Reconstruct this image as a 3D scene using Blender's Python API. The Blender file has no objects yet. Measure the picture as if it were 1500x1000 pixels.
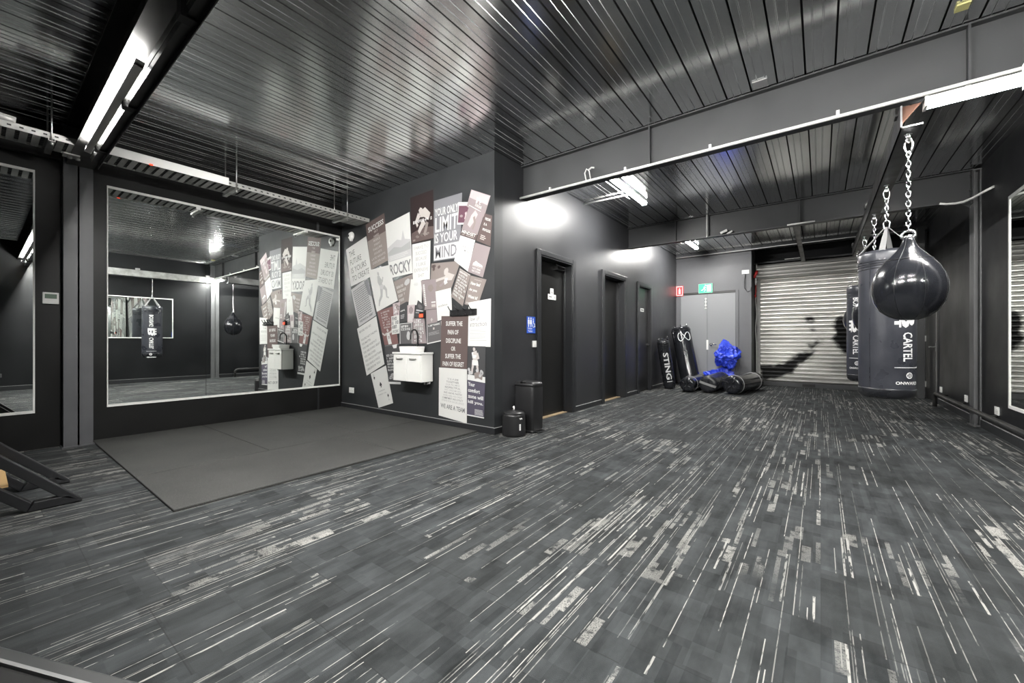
import bpy, bmesh, math, random
from mathutils import Vector, Matrix, noise
random.seed(7)
PI = math.pi
S = bpy.context.scene
COL = S.collection
S.view_settings.view_transform = 'Standard'
S.view_settings.look = 'None'
S.view_settings.gamma = 1.0
S.view_settings.use_curve_mapping = False
S.view_settings.exposure = 0.0

# ------------------------------------------------------------------ materials
MATS = {}
def mat(name, col=(.5, .5, .5), rough=.5, metal=0.0, spec=.5, emit=None, estr=0.0, coat=0.0, aniso=0.0):
    if name in MATS: return MATS[name]
    m = bpy.data.materials.new(name); m.use_nodes = True
    b = m.node_tree.nodes['Principled BSDF']
    b.inputs['Base Color'].default_value = (*col, 1)
    b.inputs['Roughness'].default_value = rough
    b.inputs['Metallic'].default_value = metal
    b.inputs['Specular IOR Level'].default_value = spec
    b.inputs['Coat Weight'].default_value = coat
    b.inputs['Coat Roughness'].default_value = .12
    if emit:
        b.inputs['Emission Color'].default_value = (*emit, 1)
        b.inputs['Emission Strength'].default_value = estr
    MATS[name] = m
    return m

class NT:
    """small helper to wire shader nodes"""
    def __init__(s, m): s.t = m.node_tree; s.b = s.t.nodes['Principled BSDF']
    def n(s, kind, **kw):
        nd = s.t.nodes.new(kind)
        for k, v in kw.items():
            if k.startswith('i_'):
                key = k[2:]; key = int(key) if key.isdigit() else key.replace('_', ' ')
                nd.inputs[key].default_value = v
            else: setattr(nd, k, v)
        return nd
    def l(s, a, b): s.t.links.new(a, b)
    def val(s, sock, x):
        if isinstance(x, (int, float)): sock.default_value = x
        else: s.l(x, sock)
    def math(s, op, a, b=None, c=None, clamp=False):
        nd = s.n('ShaderNodeMath', operation=op, use_clamp=clamp)
        s.val(nd.inputs[0], a)
        if b is not None: s.val(nd.inputs[1], b)
        if c is not None: s.val(nd.inputs[2], c)
        return nd.outputs[0]
    def comb(s, x, y, z=0.0):
        nd = s.n('ShaderNodeCombineXYZ')
        for i, v in enumerate((x, y, z)): s.val(nd.inputs[i], v)
        return nd.outputs[0]
    def white(s, vec):
        nd = s.n('ShaderNodeTexWhiteNoise', noise_dimensions='3D'); s.l(vec, nd.inputs['Vector']); return nd.outputs['Value']
    def noise(s, vec, scale=5, detail=2, rough=.5):
        nd = s.n('ShaderNodeTexNoise'); nd.inputs['Scale'].default_value = scale
        nd.inputs['Detail'].default_value = detail; nd.inputs['Roughness'].default_value = rough
        if vec is not None: s.l(vec, nd.inputs['Vector'])
        return nd.outputs['Fac']
    def mix(s, f, a, b):
        nd = s.n('ShaderNodeMix', data_type='RGBA'); s.val(nd.inputs['Factor'], f)
        for sk, v in ((nd.inputs['A'], a), (nd.inputs['B'], b)):
            if isinstance(v, tuple): sk.default_value = (*v, 1)
            else: s.l(v, sk)
        return nd.outputs['Result']
    def ramp(s, f, lo, hi):
        nd = s.n('ShaderNodeMapRange', clamp=True); s.val(nd.inputs['Value'], f)
        nd.inputs['From Min'].default_value = lo; nd.inputs['From Max'].default_value = hi
        return nd.outputs['Result']

def noisy(m, c1, c2, scale=4.0, detail=4, rough=None, bump=0.0, bscale=60, stretch=(1, 1, 1)):
    t = NT(m); tc = t.n('ShaderNodeTexCoord')
    mp = t.n('ShaderNodeMapping'); mp.inputs['Scale'].default_value = stretch
    t.l(tc.outputs['Object'], mp.inputs['Vector'])
    f = t.ramp(t.noise(mp.outputs[0], scale, detail), .3, .7)
    t.l(t.mix(f, c1, c2), t.b.inputs['Base Color'])
    if rough:
        r = t.n('ShaderNodeMapRange'); t.l(f, r.inputs['Value'])
        r.inputs['To Min'].default_value, r.inputs['To Max'].default_value = rough
        t.l(r.outputs['Result'], t.b.inputs['Roughness'])
    if bump:
        bp = t.n('ShaderNodeBump'); bp.inputs['Strength'].default_value = bump; bp.inputs['Distance'].default_value = .002
        t.l(t.noise(tc.outputs['Object'], bscale, 3), bp.inputs['Height']); t.l(bp.outputs[0], t.b.inputs['Normal'])
    return m

M_WALL = noisy(mat('charcoal_wall_paint', rough=.42, spec=.35), (.026, .028, .030), (.033, .035, .037), 2.5, 4, (.36, .5), .12, 90)
M_WALL_SIDE = noisy(mat('dimmed_charcoal_paint', rough=.42, spec=.3), (.009, .0095, .0105), (.012, .0125, .014), 2.0, 4, (.34, .46), .1, 90)  # same charcoal as the hall, darkened to put weaker light into the colour
M_HALL = noisy(mat('hall_wall_paint', rough=.42, spec=.4), (.028, .0285, .031), (.034, .035, .038), 2.0, 4, (.34, .46), .1, 90)
M_BLACKWALL = noisy(mat('black_wall_paint', rough=.45, spec=.28), (.007, .007, .007), (.010, .010, .010), 2.0, 4, (.36, .5), .1, 90)
M_GREYWALL = noisy(mat('grey_wall_paint', rough=.5), (.11, .112, .12), (.13, .132, .14), 2.0, 3, (.45, .6), .1, 80)
M_GREYDOOR = mat('grey_door_paint', (.23, .235, .245), .45)
M_BEAM = noisy(mat('grey_steel_paint', rough=.5), (.035, .0365, .038), (.043, .045, .047), 3, 3, (.42, .55))
M_COLUMN = noisy(mat('charcoal_column_paint', rough=.4), (.075, .076, .082), (.09, .091, .098), 5, 4, (.36, .5))
M_DARKSTEEL = noisy(mat('black_steel_paint', rough=.4), (.018, .018, .018), (.03, .029, .028), 6, 4, (.3, .5))
M_DOOR = mat('black_door_gloss', (.012, .012, .012), .3)
M_TRIM = mat('black_trim_gloss', (.022, .023, .025), .32)
M_EDGE = mat('worn_trim_edge', (.3, .3, .3), .5)
M_WHITE = mat('white_plastic', (.78, .78, .76), .35)
M_WHITEPIPE = mat('white_conduit', (.72, .72, .70), .4)
M_CERAMIC = mat('white_ceramic', (.86, .86, .84), .12, coat=.4)
M_CAB = mat('white_cabinet_gloss', (.80, .80, .77), .25)
M_GALV = noisy(mat('galvanised_steel', rough=.4, metal=1), (.42, .42, .41), (.62, .62, .6), 12, 3, (.3, .5))
M_GALV2 = noisy(mat('dusty_galvanised_steel', rough=.55, metal=.3), (.30, .30, .29), (.42, .42, .40), 14, 3, (.45, .65))
M_TRAY = noisy(mat('dull_tray_steel', rough=.5, metal=.4), (.16, .16, .155), (.28, .28, .27), 14, 3, (.4, .6))
M_RACK = mat('black_powder_coat', (.010, .0105, .012), .5)
M_CHROME = mat('chrome', (.86, .86, .86), .12, 1.0)
M_LAMP = mat('lamp_diffuser', (.9, .9, .9), .5, emit=(1.0, .985, .95), estr=90)
M_LAMP2 = mat('bright_lamp_diffuser', (.9, .9, .9), .5, emit=(1.0, .985, .95), estr=245)
M_LAMP3 = mat('hall_lamp_diffuser', (.9, .9, .9), .5, emit=(1.0, .985, .95), estr=95)
M_GREYCOL = noisy(mat('grey_column_paint', rough=.45), (.11, .112, .115), (.13, .132, .135), 3, 3, (.4, .5))
M_LIGHTSTEEL = noisy(mat('mottled_light_steel', rough=.5), (.20, .20, .195), (.42, .42, .41), 9, 5, (.4, .6))
M_LAMP4 = mat('uplight_diffuser', (.9, .9, .9), .5, emit=(1.0, .985, .95), estr=50)
M_LAMPBODY = mat('lamp_body_white', (.7, .7, .68), .4)
M_RUST = noisy(mat('rusty_steel', rough=.8), (.10, .045, .03), (.17, .085, .055), 20, 4)
M_FRAME = mat('white_mirror_frame', (.78, .78, .75), .35)
M_BLACKPLASTIC = mat('black_plastic', (.015, .015, .016), .35)
M_BLACKMATT = mat('black_matt', (.012, .012, .012), .7)
M_LEATHER = noisy(mat('black_leather', rough=.3), (.014, .015, .018), (.022, .023, .027), 8, 4, (.22, .36), .25, 120)
M_GLOSSLEATHER = noisy(mat('black_gloss_vinyl', rough=.15, coat=.35), (.012, .013, .016), (.018, .019, .023), 5, 3, (.12, .22), .12, 40)
M_GREYLEATHER = noisy(mat('dark_grey_vinyl', rough=.35), (.030, .032, .040), (.048, .050, .060), 5, 4, (.24, .36), .2, 60)
M_PRINT = mat('white_print', (.80, .80, .80), .5)
M_STRAP = mat('grey_webbing', (.25, .25, .25), .7)
M_BLUE = noisy(mat('blue_tarpaulin', rough=.35), (.012, .03, .42), (.05, .10, .75), 7, 4, (.25, .45), .4, 40)
M_SIGNBLUE = mat('blue_sign', (.03, .10, .52), .35)
M_RED = mat('red_plastic', (.6, .03, .03), .4)
M_WOOD = mat('light_wood', (.62, .40, .18), .5)
M_GOLD = mat('timber_sill', (.36, .27, .165), .5)
M_GREENGLOW = mat('exit_sign_green', (.02, .35, .16), .4, emit=(.08, .7, .36), estr=.22)
M_WHITEGLOW = mat('exit_sign_white', (.8, .85, .8), .4, emit=(.8, 1, .88), estr=.2)
M_REDGLOW = mat('fire_sign_red', (.5, .02, .02), .4, emit=(1, .05, .05), estr=.32)
M_WHITEGLOW2 = mat('fire_sign_white', (.9, .8, .8), .4, emit=(1, .8, .8), estr=.16)
M_REDLED = mat('red_led', (.6, .05, .02), .4, emit=(1, .06, .02), estr=.5)
M_LCD = mat('lcd_green', (.10, .16, .11), .3)
M_MIRROR = mat('mirror_silver', (.80, .83, .81), .004, 1.0)

# deck ceiling: dull rolled steel, streaked along the ribs
M_DECK = mat('rolled_steel_deck', rough=.22, metal=1.0)
t = NT(M_DECK); tc = t.n('ShaderNodeTexCoord'); mp = t.n('ShaderNodeMapping'); mp.inputs['Scale'].default_value = (1.6, .5, 1)
t.l(tc.outputs['Object'], mp.inputs['Vector'])
f = t.ramp(t.noise(mp.outputs[0], 3, 5, .6), .3, .7)
t.l(t.mix(f, (.62, .63, .635), (.67, .68, .68)), t.b.inputs['Base Color'])
r = t.n('ShaderNodeMapRange'); t.l(f, r.inputs['Value']); r.inputs['To Min'].default_value = .15; r.inputs['To Max'].default_value = .20
t.l(r.outputs['Result'], t.b.inputs['Roughness'])
M_DECKGAP = mat('deck_gap_dark', (.01, .01, .01), .8)

# rubber mat
M_RUBBER = mat('speckled_rubber', rough=.75)
t = NT(M_RUBBER); tc = t.n('ShaderNodeTexCoord')
sp = t.ramp(t.noise(tc.outputs['Object'], 260, 2, .6), .58, .72)
bl = t.ramp(t.noise(tc.outputs['Object'], 1.6, 4, .6), .3, .7)
base = t.mix(bl, (.026, .026, .025), (.044, .044, .042))
t.l(t.mix(sp, base, (.15, .15, .145)), t.b.inputs['Base Color'])
bp = t.n('ShaderNodeBump'); bp.inputs['Strength'].default_value = .3; bp.inputs['Distance'].default_value = .002
t.l(t.noise(tc.outputs['Object'], 180, 2), bp.inputs['Height']); t.l(bp.outputs[0], t.b.inputs['Normal'])

CLUS = (5.3, 5.7, 0)
# striped carpet tiles (0.5 m wide planks laid along Y)
M_CARPET = mat('striped_carpet_tile', rough=.95, spec=.15)
t = NT(M_CARPET); tc = t.n('ShaderNodeTexCoord'); sx = t.n('ShaderNodeSeparateXYZ'); t.l(tc.outputs['Object'], sx.inputs[0])
X, Y = sx.outputs[0], sx.outputs[1]
tx = t.math('FLOOR', t.math('DIVIDE', X, .5))
offy = t.math('MULTIPLY', t.white(t.comb(tx, 3.3)), .5)
ty = t.math('FLOOR', t.math('DIVIDE', t.math('ADD', Y, offy), .5))
tile_r = t.white(t.comb(tx, ty, 1.7))
tile_q = t.white(t.comb(tx, ty, 5.1))
def stripe(colw, segl, thr, seed, use_tile, dim=.55):
    cx = t.math('FLOOR', t.math('DIVIDE', X, colw))
    so = t.math('MULTIPLY', t.white(t.comb(cx, seed, 2.2)), segl)
    sy = t.math('FLOOR', t.math('DIVIDE', t.math('ADD', Y, so), segl))
    v = t.white(t.comb(cx, sy, seed))
    if use_tile: v = t.math('ADD', v, t.math('MULTIPLY', t.math('SUBTRACT', tile_r, .5), use_tile))
    lv = t.math('MULTIPLY_ADD', t.white(t.comb(cx, sy, seed+40.5)), 1.0-dim, dim)
    return t.math('MULTIPLY', t.math('GREATER_THAN', v, thr), lv)
fib = t.noise(tc.outputs['Object'], 420, 2, .6)
mpd = t.n('ShaderNodeMapping'); mpd.inputs['Scale'].default_value = (90, 14, 1); t.l(tc.outputs['Object'], mpd.inputs['Vector'])
dash = t.ramp(t.noise(mpd.outputs[0], 1.0, 3, .6), .38, .50)
thin = t.math('MULTIPLY', t.math('MAXIMUM', stripe(.0034, .9, .938, 1.0, .05, .18), stripe(.008, .6, .982, 2.0, .05, .35)), dash)
pmask = t.math('MULTIPLY', t.ramp(t.noise(tc.outputs['Object'], 17, 3, .65), .36, .50), t.ramp(t.noise(tc.outputs['Object'], 190, 2, .6), .34, .50))
mpc = t.n('ShaderNodeMapping'); mpc.inputs['Location'].default_value = CLUS; t.l(tc.outputs['Object'], mpc.inputs['Vector'])
clus = t.ramp(t.noise(mpc.outputs[0], 1.1, 2, .5), .40, .62)
patch = t.math('MULTIPLY', t.math('MAXIMUM', stripe(.036, .17, .972, 7.0, .22), stripe(.018, .24, .966, 9.0, .18)), pmask)
white = t.math('MAXIMUM', thin, t.math('MULTIPLY', t.math('MULTIPLY', patch, 1.0), clus))
white = t.math('MULTIPLY', white, t.math('MULTIPLY_ADD', fib, .9, .45), clamp=True)
mpb = t.n('ShaderNodeMapping'); mpb.inputs['Scale'].default_value = (7, 3.2, 1); t.l(tc.outputs['Object'], mpb.inputs['Vector'])
bl1 = t.ramp(t.noise(mpb.outputs[0], 1.5, 3, .6), .3, .7)
bx = t.math('FLOOR', t.math('DIVIDE', X, .085)); by = t.math('FLOOR', t.math('DIVIDE', Y, .12))
bl2 = t.white(t.comb(bx, by, 4.0))
bl3 = t.white(t.comb(t.math('FLOOR', t.math('DIVIDE', X, .03)), t.math('FLOOR', t.math('DIVIDE', Y, .20)), 8.0))
blot = t.math('ADD', t.math('MULTIPLY', bl1, .45), t.math('ADD', t.math('MULTIPLY', bl2, .30), t.math('MULTIPLY', bl3, .25)))
dark = t.mix(blot, (.008, .009, .0095), (.082, .089, .093))
dark = t.mix(t.math('MULTIPLY', tile_q, .35), dark, (.028, .029, .028))
fx = t.math('MODULO', t.math('ADD', X, 100.0), .5); fy = t.math('MODULO', t.math('ADD', t.math('ADD', Y, offy), 100.0), .5)
seam = t.math('MAXIMUM', t.math('MULTIPLY', t.math('LESS_THAN', fx, .003), .35), t.math('LESS_THAN', fy, .004))
c = t.mix(white, dark, (.45, .44, .41))
c = t.mix(t.math('MULTIPLY', fib, .6), c, t.mix(.6, c, (.01, .01, .01)))
c = t.mix(t.math('MULTIPLY', seam, .45), c, (.02, .02, .02))
t.l(c, t.b.inputs['Base Color'])
bp = t.n('ShaderNodeBump'); bp.inputs['Strength'].default_value = .5; bp.inputs['Distance'].default_value = .003
t.l(fib, bp.inputs['Height']); t.l(bp.outputs[0], t.b.inputs['Normal'])

# printed roller door: bare metal with a blurred black print stored per vertex
M_ROLLER = mat('printed_roller_steel', rough=.33, metal=.6)
t = NT(M_ROLLER); at = t.n('ShaderNodeAttribute', attribute_name='print'); tc = t.n('ShaderNodeTexCoord')
mpr = t.n('ShaderNodeMapping'); mpr.inputs['Scale'].default_value = (.8, 1, 7); t.l(tc.outputs['Object'], mpr.inputs['Vector'])
g = t.ramp(t.noise(mpr.outputs[0], 1.4, 4, .6), .3, .7)
bare = t.mix(g, (.42, .415, .39), (.70, .69, .66))
t.l(t.mix(at.outputs['Fac'], bare, (.012, .012, .012)), t.b.inputs['Base Color'])

# ------------------------------------------------------------------ mesh building
class MB:
    def __init__(s): s.v = []; s.f = []; s.m = []; s.ms = []; s.sm = []
    def mi(s, m):
        if m not in s.ms: s.ms.append(m)
        return s.ms.index(m)
    def add(s, vs, fs, m, smooth=False):
        o = len(s.v); s.v += [tuple(v) for v in vs]; k = s.mi(m)
        for f in fs: s.f.append([i + o for i in f]); s.m.append(k); s.sm.append(smooth)
        return s
    def box(s, a, b, m, mtx=None):
        x0, y0, z0 = a; x1, y1, z1 = b
        vs = [Vector(p) for p in ((x0,y0,z0),(x1,y0,z0),(x1,y1,z0),(x0,y1,z0),(x0,y0,z1),(x1,y0,z1),(x1,y1,z1),(x0,y1,z1))]
        if mtx: vs = [mtx @ v for v in vs]
        return s.add(vs, [(0,3,2,1),(4,5,6,7),(0,1,5,4),(1,2,6,5),(2,3,7,6),(3,0,4,7)], m)
    def prism(s, poly, axis, a, b, m, smooth=False):
        """polygon in the two other axes extruded along axis from a to b"""
        def P(u, v, w): return {'x': (w, u, v), 'y': (u, w, v), 'z': (u, v, w)}[axis]
        n = len(poly); vs = [P(u, v, a) for u, v in poly] + [P(u, v, b) for u, v in poly]
        fs = [tuple(range(n))[::-1], tuple(range(n, 2*n))] + [(i, (i+1) % n, (i+1) % n + n, i + n) for i in range(n)]
        return s.add(vs, fs, m, smooth)
    def tube(s, pts, r, m, seg=10, caps=True, closed=False):
        pts = [Vector(p) for p in pts]; n = len(pts); rs = r if isinstance(r, (list, tuple)) else [r]*n
        vs = []; up = None
        for i, p in enumerate(pts):
            if closed: d = pts[(i+1) % n] - pts[i-1]
            else: d = pts[min(i+1, n-1)] - pts[max(i-1, 0)]
            d.normalize()
            if up is None:
                up = Vector((0, 0, 1)) if abs(d.z) < .9 else Vector((1, 0, 0))
            u = d.cross(up)
            if u.length < 1e-6: u = d.cross(Vector((1, .3, 0)))
            u.normalize(); w = u.cross(d); up = w
            vs += [p + (u*math.cos(2*PI*k/seg) + w*math.sin(2*PI*k/seg))*rs[i] for k in range(seg)]
        fs = []
        for i in range(n if closed else n-1):
            j = (i+1) % n
            fs += [(i*seg+k, j*seg+k, j*seg+(k+1) % seg, i*seg+(k+1) % seg) for k in range(seg)]
        if caps and not closed: fs += [tuple(range(seg)), tuple(range((n-1)*seg, n*seg))[::-1]]
        return s.add(vs, fs, m, True)
    def cyl(s, p0, p1, r, m, seg=16, r1=None):
        return s.tube([p0, p1], [r, r if r1 is None else r1], m, seg)
    def lathe(s, prof, m, seg=32, mtx=None, jitter=0.0, smooth=True):
        """profile of (radius, z) turned about the z axis"""
        vs = []
        for r, z in prof:
            for k in range(seg):
                a = 2*PI*k/seg; rr = r
                v = Vector((rr*math.cos(a), rr*math.sin(a), z))
                if jitter: v += noise.noise_vector(v*6)*jitter
                vs.append(mtx @ v if mtx else v)
        n = len(prof)
        fs = [(i*seg+k, i*seg+(k+1) % seg, (i+1)*seg+(k+1) % seg, (i+1)*seg+k) for i in range(n-1) for k in range(seg)]
        fs += [tuple(range(seg))[::-1], tuple(range((n-1)*seg, n*seg))]
        return s.add(vs, fs, m, smooth)
    def torus(s, c, u, w, a, b, r, m, seg=16, rs=8):
        c = Vector(c); u = Vector(u); w = Vector(w)
        return s.tube([c + u*a*math.cos(2*PI*k/seg) + w*b*math.sin(2*PI*k/seg) for k in range(seg)], r, m, rs, closed=True)
    def build(s, name, parent=None, bevel=0.0, loc=None):
        me = bpy.data.meshes.new(name)
        me.from_pydata(s.v, [], s.f)
        for m in s.ms: me.materials.append(m)
        me.polygons.foreach_set('material_index', s.m)
        me.polygons.foreach_set('use_smooth', s.sm)
        me.update()
        o = bpy.data.objects.new(name, me); COL.objects.link(o)
        if parent is not None: o.parent = parent
        if loc: o.location = loc
        if bevel:
            bv = o.modifiers.new('bevel', 'BEVEL'); bv.width = bevel; bv.segments = 2; bv.limit_method = 'ANGLE'
        return o

def tag(o, label=None, cat=None, group=None, kind=None):
    if label: o['label'] = label
    if cat: o['category'] = cat
    if group: o['group'] = group
    if kind: o['kind'] = kind
    return o
def thing(name, label, cat, loc=(0, 0, 0), rot=(0, 0, 0), group=None):
    o = bpy.data.objects.new(name, None); o.empty_display_size = .1; COL.objects.link(o)
    o.location = loc; o.rotation_euler = rot
    return tag(o, label, cat, group)
def struct(name, mb, parent=None, bevel=0.0):
    o = mb.build(name, parent, bevel)
    if parent is None: o['kind'] = 'structure'
    return o

# ------------------------------------------------------------------ lettering
_TX = {}
def glyphs(txt, bold=.012):
    """flat lettering as (verts, faces) scaled to a unit box"""
    key = (txt, bold)
    if key in _TX: return _TX[key]
    cu = bpy.data.curves.new('lettering', 'FONT'); cu.body = txt; cu.resolution_u = 2; cu.offset = bold; cu.size = 1
    ob = bpy.data.objects.new('lettering', cu); COL.objects.link(ob)
    bpy.context.view_layer.update()
    me = ob.evaluated_get(bpy.context.evaluated_depsgraph_get()).to_mesh()
    vs = [(v.co.x, v.co.y) for v in me.vertices]; fs = [tuple(p.vertices) for p in me.polygons]
    ob.evaluated_get(bpy.context.evaluated_depsgraph_get()).to_mesh_clear()
    bpy.data.objects.remove(ob); bpy.data.curves.remove(cu)
    if vs:
        x0 = min(v[0] for v in vs); x1 = max(v[0] for v in vs); y0 = min(v[1] for v in vs); y1 = max(v[1] for v in vs)
        vs = [((x-x0)/max(x1-x0, 1e-6), (y-y0)/max(y1-y0, 1e-6)) for x, y in vs]
    _TX[key] = (vs, fs)
    return _TX[key]
_CX = {}
def cut(txt, bold, n):
    """lettering sliced into n bands each way so that it can follow a curved surface"""
    if (txt, bold, n) in _CX: return _CX[(txt, bold, n)]
    vs, fs = glyphs(txt, bold); bm = bmesh.new(); bv = [bm.verts.new((x, y, 0)) for x, y in vs]
    for f in fs:
        try: bm.faces.new([bv[i] for i in f])
        except ValueError: pass
    for i in range(1, n):
        bmesh.ops.bisect_plane(bm, geom=bm.verts[:]+bm.edges[:]+bm.faces[:], plane_co=(0, i/n, 0), plane_no=(0, 1, 0))
        bmesh.ops.bisect_plane(bm, geom=bm.verts[:]+bm.edges[:]+bm.faces[:], plane_co=(i/n, 0, 0), plane_no=(1, 0, 0))
    bm.verts.index_update(); r_ = ([(v.co.x, v.co.y) for v in bm.verts], [tuple(v.index for v in f.verts) for f in bm.faces]); bm.free()
    _CX[(txt, bold, n)] = r_
    return r_
def letter(mb, txt, m, fn, bold=.012, bands=0):
    """lettering mapped by fn(u, v), u and v running 0..1 over the text box"""
    vs, fs = cut(txt, bold, bands) if bands else glyphs(txt, bold)
    mb.add([fn(u, v) for u, v in vs], fs, m)

# ================================================================== the setting
ZC = 3.03                      # underside of the deck
XL, XR, XH = -5.76, 1.49, -2.77   # mirror wall, right wall, wall with the doors
YN, YB, YR, YF = 3.34, 10.2, 10.82, -2.2  # poster wall, back wall, back of the roller recess, wall behind the camera

struct('floor', MB().box((XL-.1, YF-.1, -.06), (XR+.1, YR+.1, 0), M_CARPET))

mb = MB()
pitch = .178; xs = []
k0 = int(math.floor((XL - .086)/pitch)) ; k1 = int(math.ceil((XR - .086)/pitch))
prof = []
for k in range(k0, k1+1):
    g = .086 + k*pitch
    prof += [(g-.006, 0, 0), (g-.009, .034, 1), (g+.009, .034, 1), (g+.006, 0, 1)]
    for q in (.05, .106):
        prof += [(g+q-.005, 0, 0), (g+q-.002, -.0045, 0), (g+q+.002, -.0045, 0), (g+q+.005, 0, 0)]
prof = [p for p in prof if XL-.02 < p[0] < XR+.02]
vs = [(x, y, ZC+z) for y in (YF, YR) for x, z, s in prof]; n = len(prof)
for i in range(n-1):
    m = M_DECKGAP if prof[i+1][2] else M_DECK
    mb.add([vs[i], vs[i+1], vs[n+i+1], vs[n+i]], [(0, 3, 2, 1)], m)
mb.box((XL-.1, YF-.1, ZC+.04), (XR+.1, YR+.1, ZC+.12), M_DECKGAP)
struct('ceiling', mb)

struct('wall_left', MB().box((XL-.12, YF, 0), (XL, YN, ZC+.04), M_BLACKWALL))
struct('wall_niche', MB().box((XL-.12, YN, 0), (XH, YN+.14, ZC+.04), M_WALL))
struct('wall_right', MB().box((XR, YF, 0), (XR+.12, YR, ZC+.04), M_WALL_SIDE))
struct('wall_front', MB().box((XL-.12, YF-.12, 0), (XR+.12, YF, ZC+.04), M_WALL))
struct('wall_back', MB().box((XH-.2, YB, 0), (-1.2, YR+.1, ZC+.04), M_GREYWALL))
struct('wall_recess', MB().box((-1.2, YR, 0), (XR+.12, YR+.12, ZC+.04), M_WALL_SIDE))

DOORS = [(4.21, 5.025, 2.066), (6.07, 6.93, 2.07), (7.635, 8.305, 2.065)]
mb = MB(); y = YN+.14
for a, b, h in DOORS:
    mb.box((XH-.2, y, 0), (XH, a, ZC+.04), M_HALL); mb.box((XH-.2, a, h), (XH, b, ZC+.04), M_HALL); y = b
mb.box((XH-.2, y, 0), (XH, YB, ZC+.04), M_HALL)
struct('wall_hall', mb)

def door_label(mb, x, y0, y1, z0, z1):
    mb.box((x, y0, z0), (x+.003, y1, z1), M_WHITE)
for i, (a, b, h) in enumerate(DOORS):
    aw = .078 if i != 1 else .085
    mb = MB()
    for yy, sgn in ((a, -1), (b, 1)):
        y0, y1 = sorted((yy, yy+sgn*aw)); mb.box((XH, y0, 0), (XH+.028, y1, h+.062), M_TRIM)
        y0, y1 = sorted((yy, yy-sgn*.018)); mb.box((XH-.2, y0, 0), (XH+.02, y1, h), M_TRIM)
    mb.box((XH, a, h), (XH+.028, b, h+.062), M_TRIM)
    mb.box((XH-.2, a, h-.018), (XH+.02, b, h), M_TRIM)
    mb.box((XH-.105, b-.035, 0), (XH-.085, b-.018, h-.02), M_TRIM)
    d = struct('door_%d' % (i+1), mb, bevel=.004)
    lx = XH-(.14, .155, .06)[i]
    MB().box((lx-.02, a+.02, .012), (lx+.02, b-.02, h-.02), M_DOOR).build('door_leaf', d, .003)
    MB().box((XH-.13, a+.02, 0), (XH-.06, b-.02, .010), M_GOLD).build('sill', d)
    if i == 0:
        s = MB(); door_label(s, lx+.02, 4.60, 4.80, 1.555, 1.625); door_label(s, lx+.02, 4.655, 4.735, 1.628, 1.705)
        for yy, z, r in ((4.69, 1.685, .008), (4.70, 1.66, .010)): s.box((lx+.0235, yy-r, z-.012), (lx+.0242, yy+r, z+.010), M_BLACKMATT)
        s.box((lx+.0235, 4.69, 1.638), (lx+.0242, 4.715, 1.650), M_BLACKMATT)
        for q in range(6): s.box((lx+.0235, 4.625+q*.012, 1.582), (lx+.0242, 4.633+q*.012, 1.600), M_BLACKMATT)
        s.box((lx+.0235, 4.765, 1.57), (lx+.0242, 4.775, 1.608), M_BLACKMATT)
        tag(s.build('door_sign', d), 'white toilet sticker on black door')
        c = MB(); c.tube([(XH-.12, 4.93, 2.00), (XH-.02, 4.90, 1.99), (XH-.03, 4.66, 2.015)], .008, M_BLACKPLASTIC)
        c.box((lx+.02, 4.76, 1.965), (lx+.07, 4.98, 2.02), M_BLACKPLASTIC); c.build('door_closer', d)
    if i == 2:
        s = MB(); door_label(s, lx+.02, 7.86, 8.05, 1.575, 1.64)
        for q in range(6): s.box((lx+.0235, 7.89+q*.022, 1.597), (lx+.0242, 7.905+q*.022, 1.620), M_BLACKMATT)
        tag(s.build('door_sign', d), 'white sticker on black door')
        hd = MB(); hd.cyl((lx+.02, 8.24, .92), (lx+.07, 8.24, .92), .011, M_CHROME); hd.cyl((lx+.02, 8.24, .92), (lx+.028, 8.24, .92), .028, M_CHROME, 20)
        hd.tube([(lx+.07, 8.25, .92), (lx+.075, 8.18, .92), (lx+.07, 8.12, .918)], .010, M_CHROME); tag(hd.build('door_handle', d), 'chrome lever handle')

# double doors in the back wall
mb = MB()
mb.box((-2.72, YB-.02, 0), (-2.665, YB, 2.13), M_GREYWALL); mb.box((-1.50, YB-.02, 0), (-1.445, YB, 2.13), M_GREYWALL)
mb.box((-2.665, YB-.02, 2.08), (-1.50, YB, 2.13), M_DARKSTEEL)
d4 = struct('door_4', mb)
MB().box((-2.66, YB-.012, .01), (-2.083, YB, 2.075), M_GREYDOOR).build('door_leaf', d4, .002)
MB().box((-2.077, YB-.012, .01), (-1.505, YB, 2.075), M_GREYDOOR).build('door_leaf', d4, .002)
h = MB(); h.cyl((-2.0, YB-.012, .915), (-2.0, YB-.06, .915), .012, M_CHROME); h.cyl((-2.0, YB-.012, .915), (-2.0, YB-.02, .915), .03, M_CHROME, 20)
h.tube([(-2.01, YB-.06, .915), (-1.94, YB-.065, .915), (-1.88, YB-.06, .912)], .011, M_CHROME); tag(h.build('door_handle', d4), 'chrome lever handle')
MB().box((-2.098, YB-.016, .795), (-2.058, YB-.012, 1.02), M_WHITE).build('lock_plate', d4)
h = MB(); h.cyl((-2.11, YB-.022, 1.74), (-2.11, YB-.022, 1.99), .008, M_WHITEPIPE, 8)
for z in (1.75, 1.82, 1.90, 1.97): h.box((-2.13, YB-.03, z-.012), (-2.09, YB-.012, z+.012), M_WHITEPIPE)
h.build('door_bolt', d4)

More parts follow.
